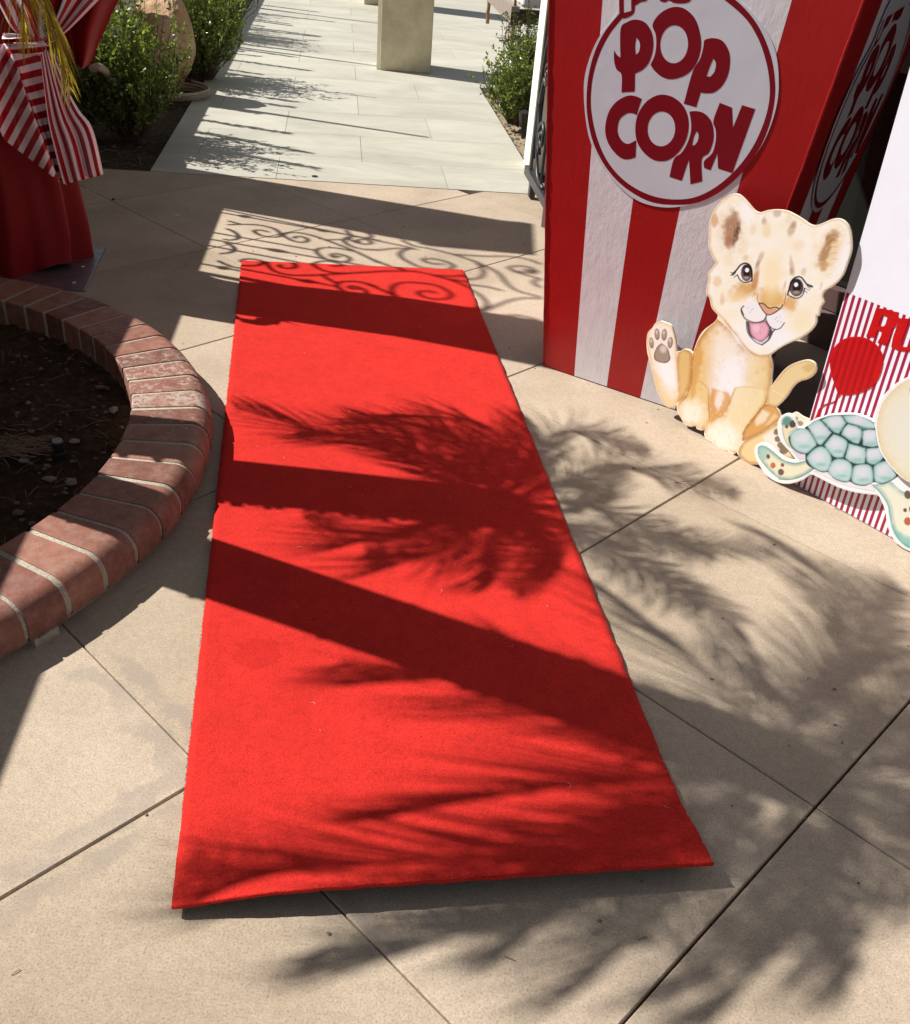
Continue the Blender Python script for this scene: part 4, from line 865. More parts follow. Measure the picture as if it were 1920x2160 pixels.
    p.poly(h7([(500, 1260), (640, 1290), (730, 1420), (720, 1480), (600, 1500), (510, 1440), (470, 1340)]), (247, 244, 248), 3, 1.); p.poly(h7([(740, 1420), (880, 1360), (945, 1400), (930, 1500), (850, 1570), (770, 1530), (725, 1460)]), (246, 243, 250), 3, 1.)
    # mouth
    p.poly(h7([(505, 1480), (620, 1505), (720, 1470), (790, 1570), (800, 1620), (740, 1710), (680, 1745), (600, 1700), (530, 1620)]), (88, 82, 86), 1.5, 1.); p.poly(h7([(520, 1640), (600, 1720), (680, 1748), (740, 1700), (760, 1650), (680, 1715), (600, 1685)]), (238, 236, 240), 2, .9)
    tg = h7([(540, 1500), (640, 1505), (715, 1485), (760, 1560), (745, 1640), (690, 1700), (620, 1690), (560, 1620)]); p.poly(tg, (236, 178, 200), 1.5, 1., edge=(206, 120, 150), ew=4); p.line(h7([(690, 1530), (660, 1570), (665, 1630)]), 1.6, (196, 100, 136), .8, True); p.ell(*h1(620, 1560), 8, 8, 0, (246, 204, 220), .9, .8)
    for q, w_ in (([(475, 1310), (448, 1350), (460, 1400), (500, 1460), (600, 1498), (690, 1480), (725, 1440), (735, 1400)], 2.6), ([(735, 1400), (728, 1460), (770, 1540), (830, 1575), (890, 1560), (935, 1500)], 2.2), ([(505, 1480), (520, 1610), (600, 1710), (680, 1750)], 1.8), ([(680, 1750), (760, 1690), (800, 1610), (830, 1575)], 3.)): p.line(h7(q), w_, (58, 54, 60), .95)
    p.line(h7([(448, 1340), (460, 1390), (480, 1420)]), 4.5, (48, 44, 50), .9, True)
    ns = h7([(650, 1285), (700, 1290), (760, 1340), (820, 1340), (880, 1345), (850, 1380), (790, 1400), (745, 1410), (700, 1370)]); p.poly(ns, (226, 172, 136), 1.5, 1.)
    for q, w_ in (([(650, 1280), (700, 1285), (760, 1335), (830, 1325), (885, 1340), (915, 1300)], 2.8), ([(650, 1290), (700, 1370), (745, 1410), (800, 1400), (880, 1350)], 2.4)): p.line(h7(q), w_, (52, 40, 36), .95)
    for (x, y) in ((525, 1330), (560, 1360), (545, 1385), (580, 1345), (850, 1440), (885, 1430), (860, 1480), (890, 1490), (830, 1460)): p.ell(*h1(x, y), 1.3, 1.3, 0, (170, 166, 182), .6, .8)
    hp_ = np.array(smooth_poly(headpoly, True, 60, 2))
    for k in range(210):
        x, y = rf_.uniform(70, 1680), rf_.uniform(80, 1850); q = h1(x, y)
        if sdist(np.array([q[0]]), np.array([q[1]]), hp_)[0] < 2.5 or (420 < x < 1180 and 820 < y < 1760): continue
        d = np.array([x-780, y-1080]); d = d/np.linalg.norm(d); L = rf_.uniform(18, 50); cl = (226, 186, 124) if k % 3 == 0 else ((254, 252, 250) if k % 3 == 1 else (240, 214, 168))
        p.line(h7([(x, y), (x+d[0]*L*.5+3, y+d[1]*L*.5), (x+d[0]*L, y+d[1]*L)]), rf_.uniform(1., 2.8), cl, rf_.uniform(.18, .42), True)
    # eyes
    for (cx, cy, sx_, rx, ry) in ((500, 940, 1, 72, 112), (1075, 1105, -1, 92, 118)):
        p.ell(*h1(cx, cy), rx*1.12/5.34, ry*1.02/5.34, 0, (246, 244, 246), .15, 1.); ir = (cx+8*sx_ if sx_ > 0 else cx-4)
        p.ell(*h1(ir, cy-4), rx*.86/5.34, ry*.86/5.34, 0, DK, .15, 1.); p.ell(*h1(ir-4, cy+10), rx*.7/5.34, ry*.66/5.34, 0, (112, 84, 82), .3, 1.); p.ell(*h1(ir+2, cy-12), rx*.55/5.34, ry*.55/5.34, 0, (30, 24, 28), .3, 1.); p.ell(*h1(ir-2, cy+52), rx*.42/5.34, ry*.16/5.34, 0, (176, 156, 150), .6, .8); p.ell(*h1(ir+6 if sx_ > 0 else ir-4, cy-34), 4.2, 4.6, 0, (255, 255, 255), .25, 1.)
    p.line(h7([(345, 960), (400, 900), (440, 850), (500, 828), (550, 860), (570, 930), (568, 1030)]), 3.4, (26, 22, 26), 1.); p.line(h7([(405, 960), (430, 1010), (480, 1045), (530, 1040), (570, 1020)]), 2.6, (30, 26, 30), 1.)
    for q in ([(400, 900), (360, 935), (328, 935)], [(390, 925), (365, 960), (325, 965)], [(405, 960), (385, 975), (365, 990)]): p.line(h7(q), 1.7, (26, 22, 26), .95)
    p.line(h7([(970, 1185), (990, 1120), (1010, 1040), (1060, 990), (1120, 985), (1160, 1030), (1200, 1080), (1250, 1095)]), 3.4, (26, 22, 26), 1.); p.line(h7([(970, 1180), (1030, 1215), (1090, 1222), (1140, 1185), (1165, 1110)]), 2.4, (30, 26, 30), 1.)
    for q in ([(1180, 1060), (1215, 1070), (1250, 1085)], [(1190, 1090), (1220, 1105), (1225, 1120)], [(1175, 1110), (1200, 1125), (1215, 1135)], [(1165, 1140), (1185, 1155), (1190, 1165)]): p.line(h7(q), 1.4, (26, 22, 26), .95)
cA, cB = gp(1413, 868), gp(1579, 984); cdir = (cB-cA)/np.linalg.norm(cB-cA)
cdir = np.array([.645, -.764, 0]); c0_ = gp(1579, 981)+np.array([.0076, .0064, 0])
cubpl = Plane(c0_-cdir*.3, c0_+cdir*.3, .03)
# keep the cut-out in front of the box
cub = empty('lion_cub_cutout', gp(1500, 935), 'flat watercolour lion cub cut-out with open mouth and raised paw, leaning on the popcorn box', 'cutout')
cutout('print', cub, cubpl, cub_px, paint_cub, (250, 238, 212), off=-.004, thick=.006, inset=.0008, mat=MAT['cream_board'])

# ------------------------------------------------------------------ WHITE BOARD with stripes and balloon
brA, brB = gp(1669, 1019), gp(1892, 1142)
bpl = Plane(brA, brB, .03)
board = empty('party_board', (brA+brB)/2, 'tall white board with crimson pinstripes, red balloon and red letters at the right edge', 'board')
BT = .010
edge_top = bpl.uv(1920, 157); bl = bpl.uv(1669, 1019); e1 = bpl.uv(1846, 400)
sl = (e1[0]-bl[0])/(e1[1]-bl[1])
def be(w_): return bl[0]+sl*(w_-bl[1])
BWD, BHT = .95, 1.25
mb = MB(); extrude(mb, [[(be(.003), .003), (be(.003)+BWD, .003), (be(BHT)+BWD, BHT), (be(BHT), BHT)]], bpl.at, -BT, 0); mb.build('panel', MAT['board_white'], board)
s0, s1 = bpl.uv(1774, 613), bpl.uv(1920, 667); stop = (s0[1]+s1[1])/2
pitch = .0186
sc0 = [bpl.uv(*p) for p in Z((1660, 600), 3.65, [(415, 50), (650, 137)])]
pitch = (sc0[1][0]-sc0[0][0])/5
k = 0; x = .0035
while x < BWD-.01:
    w_ = pitch*.42; hh = stop+(s1[1]-s0[1])*0
    mb = MB(); extrude(mb, [[(be(.004)+x, .004), (be(.004)+x+w_, .004), (be(hh)+x+w_, hh), (be(hh)+x, hh)]], bpl.at, .0001, .0006)
    mb.build('stripe', MAT['board_red'], board); x += pitch
r8 = lambda pts: Z((1660, 600), 3.65, pts)
bal = r8([(335, 560), (370, 480), (440, 420), (530, 400), (620, 415), (700, 470), (742, 550), (738, 640), (700, 740), (640, 800), (560, 835), (470, 850), (420, 845), (400, 870), (385, 865), (395, 840), (370, 770), (340, 670)])
mb = MB(); extrude(mb, [[bpl.uv(*p) for p in smooth_poly(bal)]], bpl.at, .0008, .0016); ball = mb.build('balloon_print', MAT['vinyl_red'], board)
bp = np.array([bpl.uv(*p) for p in smooth_poly(bal)])
x = .0035      # stripes showing faintly through the balloon vinyl
while x < BWD:
    xs_ = [x, x+pitch*.42]; ok = []
    for xx in xs_:
        ws_ = np.linspace(0, .7, 300); ins = sdist(np.array([be(q)+xx for q in ws_]), ws_, bp) > .004
        ok.append((ws_[ins].min(), ws_[ins].max()) if ins.sum() > 6 else None)
    if all(ok):
        mb = MB(); q = [(be(ok[0][0])+xs_[0], ok[0][0]), (be(ok[1][0])+xs_[1], ok[1][0]), (be(ok[1][1])+xs_[1], ok[1][1]), (be(ok[0][1])+xs_[0], ok[0][1])]
        extrude(mb, [q], bpl.at, .0017, .0019); mb.build('see_through_stripe', MAT['vinyl_stripe'], ball)
    x += pitch
def ribbon(pts, w0, w1):
    P = smooth_poly(pts, False, 80, 5); L = []; R = []
    for i in range(len(P)):
        t = P[min(i+1, len(P)-1)]-P[max(i-1, 0)]; t /= np.linalg.norm(t)+1e-9; n = np.array([-t[1], t[0]]); w_ = (w0+(w1-w0)*i/(len(P)-1))/2; L.append(P[i]+n*w_); R.append(P[i]-n*w_)
    return L+R[::-1]
mb = MB(); extrude(mb, [[bpl.uv(*p) for p in ribbon(r8([(400, 855), (370, 900), (300, 925), (255, 960), (240, 1000), (222, 1040)]), 1.5, 5.)]], bpl.at, .0008, .0014); mb.build('string_print', MAT['vinyl_red'], board)
Rl = [[(690, 182), (760, 188), (855, 214), (862, 260), (840, 320), (806, 352), (800, 400), (770, 470), (700, 445), (725, 400), (735, 362), (700, 350), (680, 405), (612, 400), (650, 300)], [(742, 235), (780, 250), (778, 290), (745, 322), (705, 318), (722, 270)]]
Ul = [[(862, 258), (945, 262), (925, 330), (890, 420), (885, 465), (905, 480), (945, 478), (985, 420), (1020, 300), (1090, 300), (1060, 430), (1010, 500), (940, 515), (860, 505), (806, 480), (822, 400), (850, 320)]]
for L in (Rl, Ul):
    mb = MB(); extrude(mb, [[bpl.uv(*p) for p in r8(smooth_poly(l, True, 45, 4))] for l in L], bpl.at, .0008, .0016); mb.build('letter', MAT['vinyl_red'], board)

# ------------------------------------------------------------------ TURTLE and cream cut-out
t7 = lambda pts: Z((1590, 840), 5.506, pts)
tur_px = t7([(22, 600), (40, 545), (90, 515), (150, 525), (230, 580), (310, 650), (400, 702), (490, 715), (500, 700), (440, 620), (350, 520), (305, 430), (290, 330), (303, 250), (340, 195), (400, 173), (460, 195), (500, 260), (530, 330), (600, 335), (640, 285), (720, 235), (780, 220), (880, 187), (1000, 173), (1180, 175), (1300, 207), (1400, 255), (1500, 330), (1650, 500), (1800, 700), (2000, 900), (2080, 1200), (2050, 1500), (1950, 1760), (1880, 1790), (1817, 1765), (1740, 1725), (1650, 1645), (1585, 1520), (1555, 1400), (1545, 1300), (1495, 1180), (1455, 1122), (1340, 1108), (1200, 1088), (1050, 1048), (900, 983), (780, 920), (680, 880), (600, 932), (500, 972), (400, 988), (300, 972), (220, 932), (140, 862), (75, 760), (38, 680)])
SC = [[(440, 400), (520, 355), (600, 350), (660, 400), (720, 500), (730, 545), (680, 590), (610, 640), (520, 620), (450, 560), (425, 480)],
 [(628, 330), (700, 270), (770, 255), (830, 315), (905, 400), (850, 470), (790, 540), (745, 530), (690, 430)], [(790, 252), (880, 210), (1010, 205), (1050, 250), (1075, 290), (1030, 350), (990, 410), (930, 390), (860, 320)],
 [(1037, 208), (1150, 192), (1300, 222), (1425, 310), (1400, 352), (1300, 350), (1200, 312), (1090, 280)], [(1095, 300), (1180, 322), (1255, 375), (1250, 450), (1220, 530), (1150, 510), (1018, 420), (1050, 350)],
 [(1275, 377), (1340, 364), (1415, 370), (1430, 450), (1450, 550), (1380, 565), (1270, 545), (1268, 450)], [(930, 418), (1010, 445), (1085, 500), (1080, 580), (1040, 685), (960, 690), (900, 650), (820, 545), (870, 480)],
 [(1105, 525), (1200, 550), (1300, 580), (1300, 680), (1290, 755), (1200, 760), (1130, 740), (1062, 690), (1085, 610)], [(1315, 585), (1400, 578), (1465, 574), (1515, 680), (1450, 745), (1390, 770), (1320, 740), (1310, 660)],
 [(615, 690), (650, 640), (720, 580), (790, 560), (860, 600), (900, 680), (900, 760), (870, 830), (810, 852), (720, 820), (650, 760)], [(920, 730), (990, 702), (1080, 722), (1140, 780), (1140, 880), (1110, 958), (1060, 970), (960, 940), (880, 880), (867, 810)],
 [(1170, 790), (1250, 767), (1330, 770), (1375, 810), (1390, 900), (1383, 985), (1300, 1008), (1200, 998), (1142, 960), (1147, 860)], [(1402, 790), (1470, 747), (1540, 727), (1600, 790), (1660, 870), (1640, 920), (1560, 968), (1480, 988), (1412, 960), (1397, 880)]]
def paint_turtle(p, out):
    p.over(p.nz*.0+0, (252, 252, 252))
    p.poly(t7([(690, 850), (800, 900), (900, 950), (1050, 1010), (1200, 1050), (1420, 1090), (1370, 1000), (1100, 960), (800, 850)]), (240, 234, 242), 3, .9, edge=(206, 198, 210), ew=3)
    fl = t7([(50, 600), (65, 560), (110, 550), (170, 575), (250, 640), (350, 715), (470, 750), (560, 735), (640, 700), (700, 820), (600, 890), (500, 930), (400, 950), (290, 930), (200, 860), (110, 760), (60, 680)])
    p.poly(fl, (240, 234, 204), 1.5, 1., 0); p.inner_edge(fl, (96, 162, 160), 9, 1.); p.poly(t7([(60, 570), (120, 560), (180, 620), (160, 720), (100, 720), (60, 660)]), (150, 204, 200), 8, .7, 4); p.line(t7([(290, 940), (400, 948), (520, 925), (620, 875), (700, 820)]), 2, (90, 130, 132), .7)
    fu = t7([(330, 300), (345, 235), (390, 208), (440, 230), (480, 300), (520, 340), (520, 350), (440, 390), (415, 450), (430, 540), (480, 600), (400, 560), (340, 430)])
    p.poly(fu, (240, 230, 196), 1.5, 1.); p.poly(t7([(330, 300), (345, 235), (390, 208), (440, 230), (460, 290), (390, 330)]), (84, 150, 146), 6, .95, 4); p.inner_edge(fu, (110, 168, 162), 4, .7); p.ell(*t7([(455, 300)])[0], 7, 8, 20, (92, 76, 66), .25, 1.); p.ell(*t7([(384, 330)])[0], 3.5, 4, 0, (120, 88, 82), .25, 1.)
    p.line(t7([(460, 200), (490, 270), (520, 330)]), 3.2, (252, 252, 252), 1.); p.line(t7([(310, 430), (350, 520), (440, 620), (490, 680), (540, 715)]), 3.4, (252, 252, 252), 1.); p.poly(t7([(440, 590), (520, 640), (610, 650), (600, 705), (540, 720), (500, 670)]), (232, 222, 236), 2, 1., edge=(180, 180, 196), ew=2)
    for (x, y, a, b, c_) in ((170, 677, 21, 27, (110, 78, 76)), (225, 780, 30, 34, (196, 110, 76)), (335, 775, 20, 23, (140, 84, 74)), (318, 858, 35, 38, (112, 88, 78))): p.ell(*t7([(x, y)])[0], a/5.5, b/5.5, -10, c_, .2, 1.); p.ell(*t7([(x-4, y-5)])[0], a/9, b/9, 0, mulc(c_, 1.15), .8, .6)
    rf = t7([(1380, 1005), (1480, 990), (1580, 960), (1700, 1060), (1850, 1150), (2020, 1300), (2000, 1600), (1900, 1750), (1800, 1740), (1700, 1660), (1620, 1520), (1580, 1350), (1560, 1240), (1480, 1110)])
    p.poly(rf, (240, 238, 218), 1.5, 1.); p.inner_edge(rf, (120, 184, 182), 11, .9); p.poly(t7([(1600, 1450), (1700, 1560), (1900, 1650), (1900, 1760), (1780, 1730), (1660, 1620)]), (120, 190, 186), 10, .8, 5); p.line(t7([(1380, 1005), (1480, 1110), (1560, 1240), (1580, 1350), (1620, 1520), (1700, 1650), (1817, 1735)]), 1.8, (84, 140, 144), .8)
    for (x, y, a, b, c_) in ((1790, 1120, 40, 50, (112, 92, 80)), (1760, 1300, 22, 24, (104, 88, 76)), (1790, 1430, 42, 48, (190, 106, 76)), (1830, 1290, 26, 40, (196, 110, 80))): p.ell(*t7([(x, y)])[0], a/5.5, b/5.5, -10, c_, .2, 1.)
    sh = t7([(415, 440), (500, 360), (620, 325), (760, 245), (900, 200), (1040, 195), (1180, 188), (1320, 225), (1440, 305), (1450, 450), (1520, 650), (1620, 780), (1718, 880), (1600, 960), (1490, 1000), (1400, 975), (1300, 1018), (1180, 1005), (1120, 970), (1060, 980), (940, 940), (860, 860), (800, 862), (700, 820), (615, 760), (600, 650), (520, 635), (440, 570), (408, 490)])
    p.poly(sh, (38, 62, 68), 1.2, 1.)
    for k, s_ in enumerate(SC):
        q = t7(s_); p.poly(q, (196, 220, 222), 1.2, 1., edge=(120, 176, 172), ew=6, ea=.7); c_ = np.mean(q, 0); p.ell(c_[0]-2, c_[1]-5, 13, 9, -10, (226, 226, 236), .9, .85, .7); p.ell(c_[0]+3, c_[1]+12, 12, 4, 0, (120, 178, 172), .9, .45, .6); p.inner_edge(q, (70, 128, 128), 2.2, .6)
def mulc(c, k): return tuple(min(255, v*k) for v in c)
tA, tB = gp(1640, 1019), gp(1918, 1163)
tpl = Plane(tA, tB, -.02); tpl.O = tpl.O
tur = empty('turtle_cutout', (tA+tB)/2, 'flat sea turtle cut-out with teal shell and spotted flippers in front of the striped board', 'cutout')
cutout('print', tur, tpl, tur_px, paint_turtle, (252, 252, 252), off=-.004, thick=.010, inset=.0012)
crm_px = [(1851, 905), (1853, 880), (1862, 852), (1878, 830), (1898, 812), (1920, 800), (1960, 790), (2010, 800), (2050, 840), (2070, 900), (2050, 970), (2010, 1010), (1960, 1028), (1925, 1018), (1899, 1001), (1876, 975), (1858, 943)]
crm_out = [(p[0]+(p[0]-1963)*(.055 if p[0] < 1905 and p[1] < 905 else .012), p[1]+(p[1]-905)*(.06 if p[1] < 880 else .0)) for p in crm_px]
def paint_cream(p, out):
    p.poly(crm_px, (240, 234, 212), 1.5, 1.); p.inner_edge(crm_px, (236, 214, 164), 14, .8); p.ell(1935, 905, 50, 60, 0, (236, 238, 232), 1., .7, .4); p.ell(1925, 822, 6, 8, 0, (214, 110, 110), .5, .9); p.inner_edge(crm_px, (180, 160, 130), 1.8, .6)
    for k in range(200):
        a = rng.uniform(0, 6.3); r = rng.uniform(95, 112); x = 1963+r*math.cos(a); y = 905+r*math.sin(a); p.line([(x, y), (x-8*math.cos(a)+2, y-8*math.sin(a))], .9, (226, 208, 172), .35, False, False)
crp = Plane(tA, tB, -.02); crp.O = crp.O+crp.n*.012
crm = empty('animal_cutout', (tA+tB)/2+np.array([.1, -.1, 0]), 'round cream belly of a cut-out animal overlapping the turtle shell at the right edge', 'cutout')
cutout('print', crm, crp, crm_out, paint_cream, (250, 250, 248), off=-.004, thick=.010, inset=.001)

# ------------------------------------------------------------------ DRAPED STAND at upper left
stand = empty('draped_stand', (-1.75, 3.76, 0), 'arch stand wrapped in dark red velvet with a striped sash, on steel plate', 'stand')
qa, qb, qc = gp(223, 520, .01), gp(179, 610.5, .01), gp(109, 606.5, .01)
ux_ = (qc-qb)/np.linalg.norm(qc-qb); P = [qb, qa, qa+ux_*.62, qb+ux_*.62]
mb = MB(); mb.add([(*p[:2], .001) for p in P]+[(*p[:2], .010) for p in P], [(3, 2, 1, 0), (4, 5, 6, 7), (0, 1, 5, 4), (1, 2, 6, 5), (2, 3, 7, 6), (3, 0, 4, 7)]); bevel(mb.build('base_plate', MAT['steel'], stand), .002)
for (x, y) in ((175, 562), (156, 596)):
    c = gp(x, y, .012); mb = MB(); V, F = rock(c, (.009, .006, .002), 3, 1); mb.add(V, F); mb.build('paint_chip', MAT['foam'], stand)
mb = MB(); mb.tube([(-1.78, 3.76, .01), (-1.78, 3.76, 2.3)], .03, 12); mb.build('pole', MAT['steel'], stand)
def colsheet(name, cx, cy, zr, rad, folds, amp, seed, mat, a0=0, a1=2*math.pi, nz=60, nth=150):
    r = np.random.default_rng(seed); ph = r.uniform(0, 6.3, 6); V = []; F = []
    for j in range(nz+1):
        t = j/nz; z = zr[0]+(zr[1]-zr[0])*t; C = cx(z), cy(z)
        for i in range(nth):
            a = 2*math.pi*i/nth; rr = rad(z, a)
            f = math.sin(folds*a+ph[0]+.5*math.sin(z*3+ph[1]))+.5*math.sin((folds*2-3)*a+ph[2]+z*1.3)+.35*math.sin(3*a+ph[3]-z*2)
            rr *= 1+amp(z)*f; V.append((C[0]+rr*math.cos(a), C[1]+rr*math.sin(a), z+(.02*math.sin(4*a+ph[4]) if j == 0 else 0)))
    for j in range(nz):
        for i in range(nth): F.append((j*nth+i, j*nth+(i+1) % nth, (j+1)*nth+(i+1) % nth, (j+1)*nth+i))
    return mesh(name, V, F, mat, stand, smooth=True)
def itp(z, zs, vs): return float(np.interp(z, zs, vs))
zs = [0, .04, .12, .3, .5, .7, .85, 1.1, 1.5, 1.95]
colsheet('velvet_drape', lambda z: itp(z, zs, [-1.80, -1.80, -1.79, -1.785, -1.78, -1.77, -1.76, -1.74, -1.72, -1.72]), lambda z: itp(z, zs, [3.74, 3.74, 3.745, 3.74, 3.72, 3.70, 3.71, 3.76, 3.82, 3.85]), (.012, 2.35),
         lambda z, a: itp(z, zs, [.235, .232, .228, .215, .195, .16, .15, .17, .185, .20]), 8, lambda z: itp(z, zs, [.10, .10, .085, .08, .08, .07, .08, .06, .05, .05]), 4, MAT['velvet'])
# striped sash in three folded panels, in upright sheets in front of the drape
vp = Plane(np.array([-1.95, 3.49, 0]), np.array([-1.35, 3.60, 0]), 0.)
z5 = lambda p: (p[0]/5.108, p[1]/5.108)
def sheet(name, left, right, uvf, depth, ns=40, nt_=50, mat=None, amp=None):
    """left/right: edge polylines in photo px (z5 coords) of equal t; uvf(x,y,s,t)->stripe coord; depth(s,t) metres towards camera"""
    Lp = smooth_poly(left, False, 80, 6); Rp = smooth_poly(right, False, 80, 6)
    def at(P, t): x = t*(len(P)-1); i = min(int(x), len(P)-2); return P[i]+(P[i+1]-P[i])*(x-i)
    V = []; UV = []
    for j in range(nt_+1):
        t = j/nt_; a, b = at(Lp, t), at(Rp, t)
        for i in range(ns+1):
            s_ = i/ns; q = a+(b-a)*s_
            P = hit(*z5(q), vp.O+vp.n*depth(s_, t), vp.n); V.append(P); UV.append(uvf(q[0], q[1], s_, t))
    F = [(j*(ns+1)+i, (j+1)*(ns+1)+i, (j+1)*(ns+1)+i+1, j*(ns+1)+i+1) for j in range(nt_) for i in range(ns)]
    o = mesh(name, V, F, mat or MAT['satin'], stand, smooth=True); me = o.data; ul = me.uv_layers.new(name='UVMap')
    li = np.zeros(len(me.loops), int); me.loops.foreach_get('vertex_index', li); ul.data.foreach_set('uv', np.array([(UV[v], 0.) for v in li]).ravel())
    m = o.modifiers.new('s', 'SOLIDIFY'); m.thickness = .0015; return o
sheet('satin_sash', [(-80, 470), (-90, 800), (-60, 1150), (-20, 1350), (40, 1500)], [(95, 470), (190, 760), (330, 1150), (490, 1560), (640, 1960)], lambda x, y, s, t: (.88*x+.47*y-108-680)/136-.02,
      lambda s, t: .05+.03*math.sin(7*s+2*t)+.02*s*t)
sheet('satin_sash', [(430, 540), (470, 900), (520, 1300), (600, 1650), (690, 1985)], [(570, 560), (700, 900), (850, 1180), (1000, 1390), (1118, 1880)], lambda x, y, s, t: s*5.1+.28+.5*(1-t)*.2,
      lambda s, t: .035+t*(.016*math.sin(15*s+.6+1.5*t)+.009*math.sin(34*s+2))+.02*t, 80)
sheet('satin_sash', [(75, 470), (180, 760), (300, 1080), (430, 1400), (600, 1900)], [(500, 470), (500, 800), (520, 1000), (600, 1400), (720, 1990)], lambda x, y, s, t: (.25*x+.97*y)/150 if t < .42 else (.25*x+.97*y)/150+0*s,
      lambda s, t: .012+.03*t*math.sin(9*s+.5)-.01*math.sin(20*t), 40)
sheet('satin_sash', [(-60, -40), (20, 110), (110, 280), (250, 440)], [(250, -60), (330, 120), (380, 300), (440, 470)], lambda x, y, s, t: s*2.6+.3, lambda s, t: .03+.02*math.sin(8*s), 24, 24)
sheet('satin_sash', [(700, -80), (640, 100), (560, 280), (430, 450)], [(1120, -60), (880, 190), (700, 360), (500, 500)], lambda x, y, s, t: s*3.3+.1, lambda s, t: .03+.02*math.sin(9*s), 30, 24)
sheet('knot', [(40, 350), (20, 420), (60, 480), (120, 560)], [(420, 400), (500, 470), (500, 520), (420, 600)], lambda x, y, s, t: (y*.9+x*.1)/110, lambda s, t: .07+.03*math.sin(math.pi*t)*math.sin(math.pi*s)+.012*math.sin(24*t+6*s), 30, 24)
# wing of velvet swept to the right of the knot
sheet('velvet_swag', [(500, -80), (520, 150), (560, 350), (680, 560), (860, 720)], [(1330, -80), (1235, 90), (1140, 300), (1080, 430), (990, 660), (900, 740)], lambda x, y, s, t: 0., lambda s, t: -.02+.05*math.sin(10*s+1)*(1-.5*t), 40, 40, MAT['velvet'])

# ------------------------------------------------------------------ PALMS
def add_leaflet(V, F, T, base, d, side_, L, wid, droop, tint, n=3):
    k = len(V); up = np.array([0, 0, 1.]); s_ = np.cross(d, up); s_ /= np.linalg.norm(s_)+1e-9
    for i in range(n+1):
        t = i/n; c = base+d*L*t-up*droop*L*t*t; w_ = wid*(1-t)**.7*(.5+t if t < .3 else 1)
        if i == n: V.append(c); T.append(tint)
        else: V += [c-s_*w_/2, c+s_*w_/2]; T += [tint, tint]
    for i in range(n-1): F.append((k+2*i, k+2*i+1, k+2*i+3, k+2*i+2))
    F.append((k+2*(n-1), k+2*(n-1)+1, k+2*n))
def frond(V, F, T, mbr, P, wid=.009, Lm=.25, per=.0115, dry=False, droop=.35):
    P = smooth_poly(P, False, 100, 8); seg = np.linalg.norm(np.diff(P, axis=0), axis=1); S = np.r_[0, np.cumsum(seg)]; tot = S[-1]
    mbr.tube(P[::3] if len(P) > 12 else P, np.linspace(.006, .0015, len(P[::3] if len(P) > 12 else P)), 4, False)
    n = int(tot/per)
    for k in range(int(n*.16), n):
        s_ = k*per; t = s_/tot; i = min(np.searchsorted(S, s_, 'right')-1, len(P)-2); f = (s_-S[i])/seg[i]; b = P[i]+(P[i+1]-P[i])*f; tan = (P[i+1]-P[i])/seg[i]
        sd = np.cross(tan, [0, 0, 1.]); sd /= np.linalg.norm(sd)+1e-9
        L = Lm*(math.sin(math.pi*(.12+.86*t))**.7+.1)*random.uniform(.85, 1.1)
        for q in (-1, 1):
            dd = tan*.95+sd*q*random.uniform(.55, .9)+np.array([0, 0, random.uniform(-.05, .25)]); dd /= np.linalg.norm(dd)
            add_leaflet(V, F, T, b, dd, q, L, wid, droop*random.uniform(.6, 1.4), random.random())
def tint_attr(o, T):
    ca = o.data.color_attributes.new('tint', 'FLOAT_COLOR', 'POINT'); a = np.repeat(np.array(T)[:, None], 4, 1); a[:, 3] = 1; ca.data.foreach_set('color', a.ravel())
F1_ = [([(800, 905), (640, 868), (475, 822)], 1.15, .06), ([(910, 880), (810, 850), (700, 838)], 1.35, .12), ([(1000, 880), (930, 845), (790, 832)], 1.4, .12), ([(1100, 870), (1200, 872), (1300, 905)], 1.7, .15),
 ([(1200, 930), (1350, 950), (1480, 990)], 1.75, .1), ([(1150, 1000), (1300, 1060), (1430, 1110)], 1.7, .1), ([(1130, 1050), (1290, 1140), (1410, 1215)], 1.65, .1), ([(1000, 1070), (985, 1180)], 1.45, .15),
 ([(880, 1040), (720, 1005), (555, 992)], 1.2, .12), ([(860, 1075), (720, 1085), (610, 1040)], 1.25, .14), ([(900, 1100), (800, 1130), (735, 1112)], 1.35, .14), ([(1080, 1080), (1120, 1150)], 1.5, .14), ([(880, 930), (760, 880), (600, 870)], 1.2, .14),
 ([(1080, 900), (1060, 850)], 1.6, .18), ([(950, 900), (850, 860)], 1.5, .18), ([(1120, 960), (1220, 1000)], 1.8, .15), ([(930, 1040), (830, 1060)], 1.5, .15), ([(1060, 1010), (1090, 1080)], 1.7, .15)]
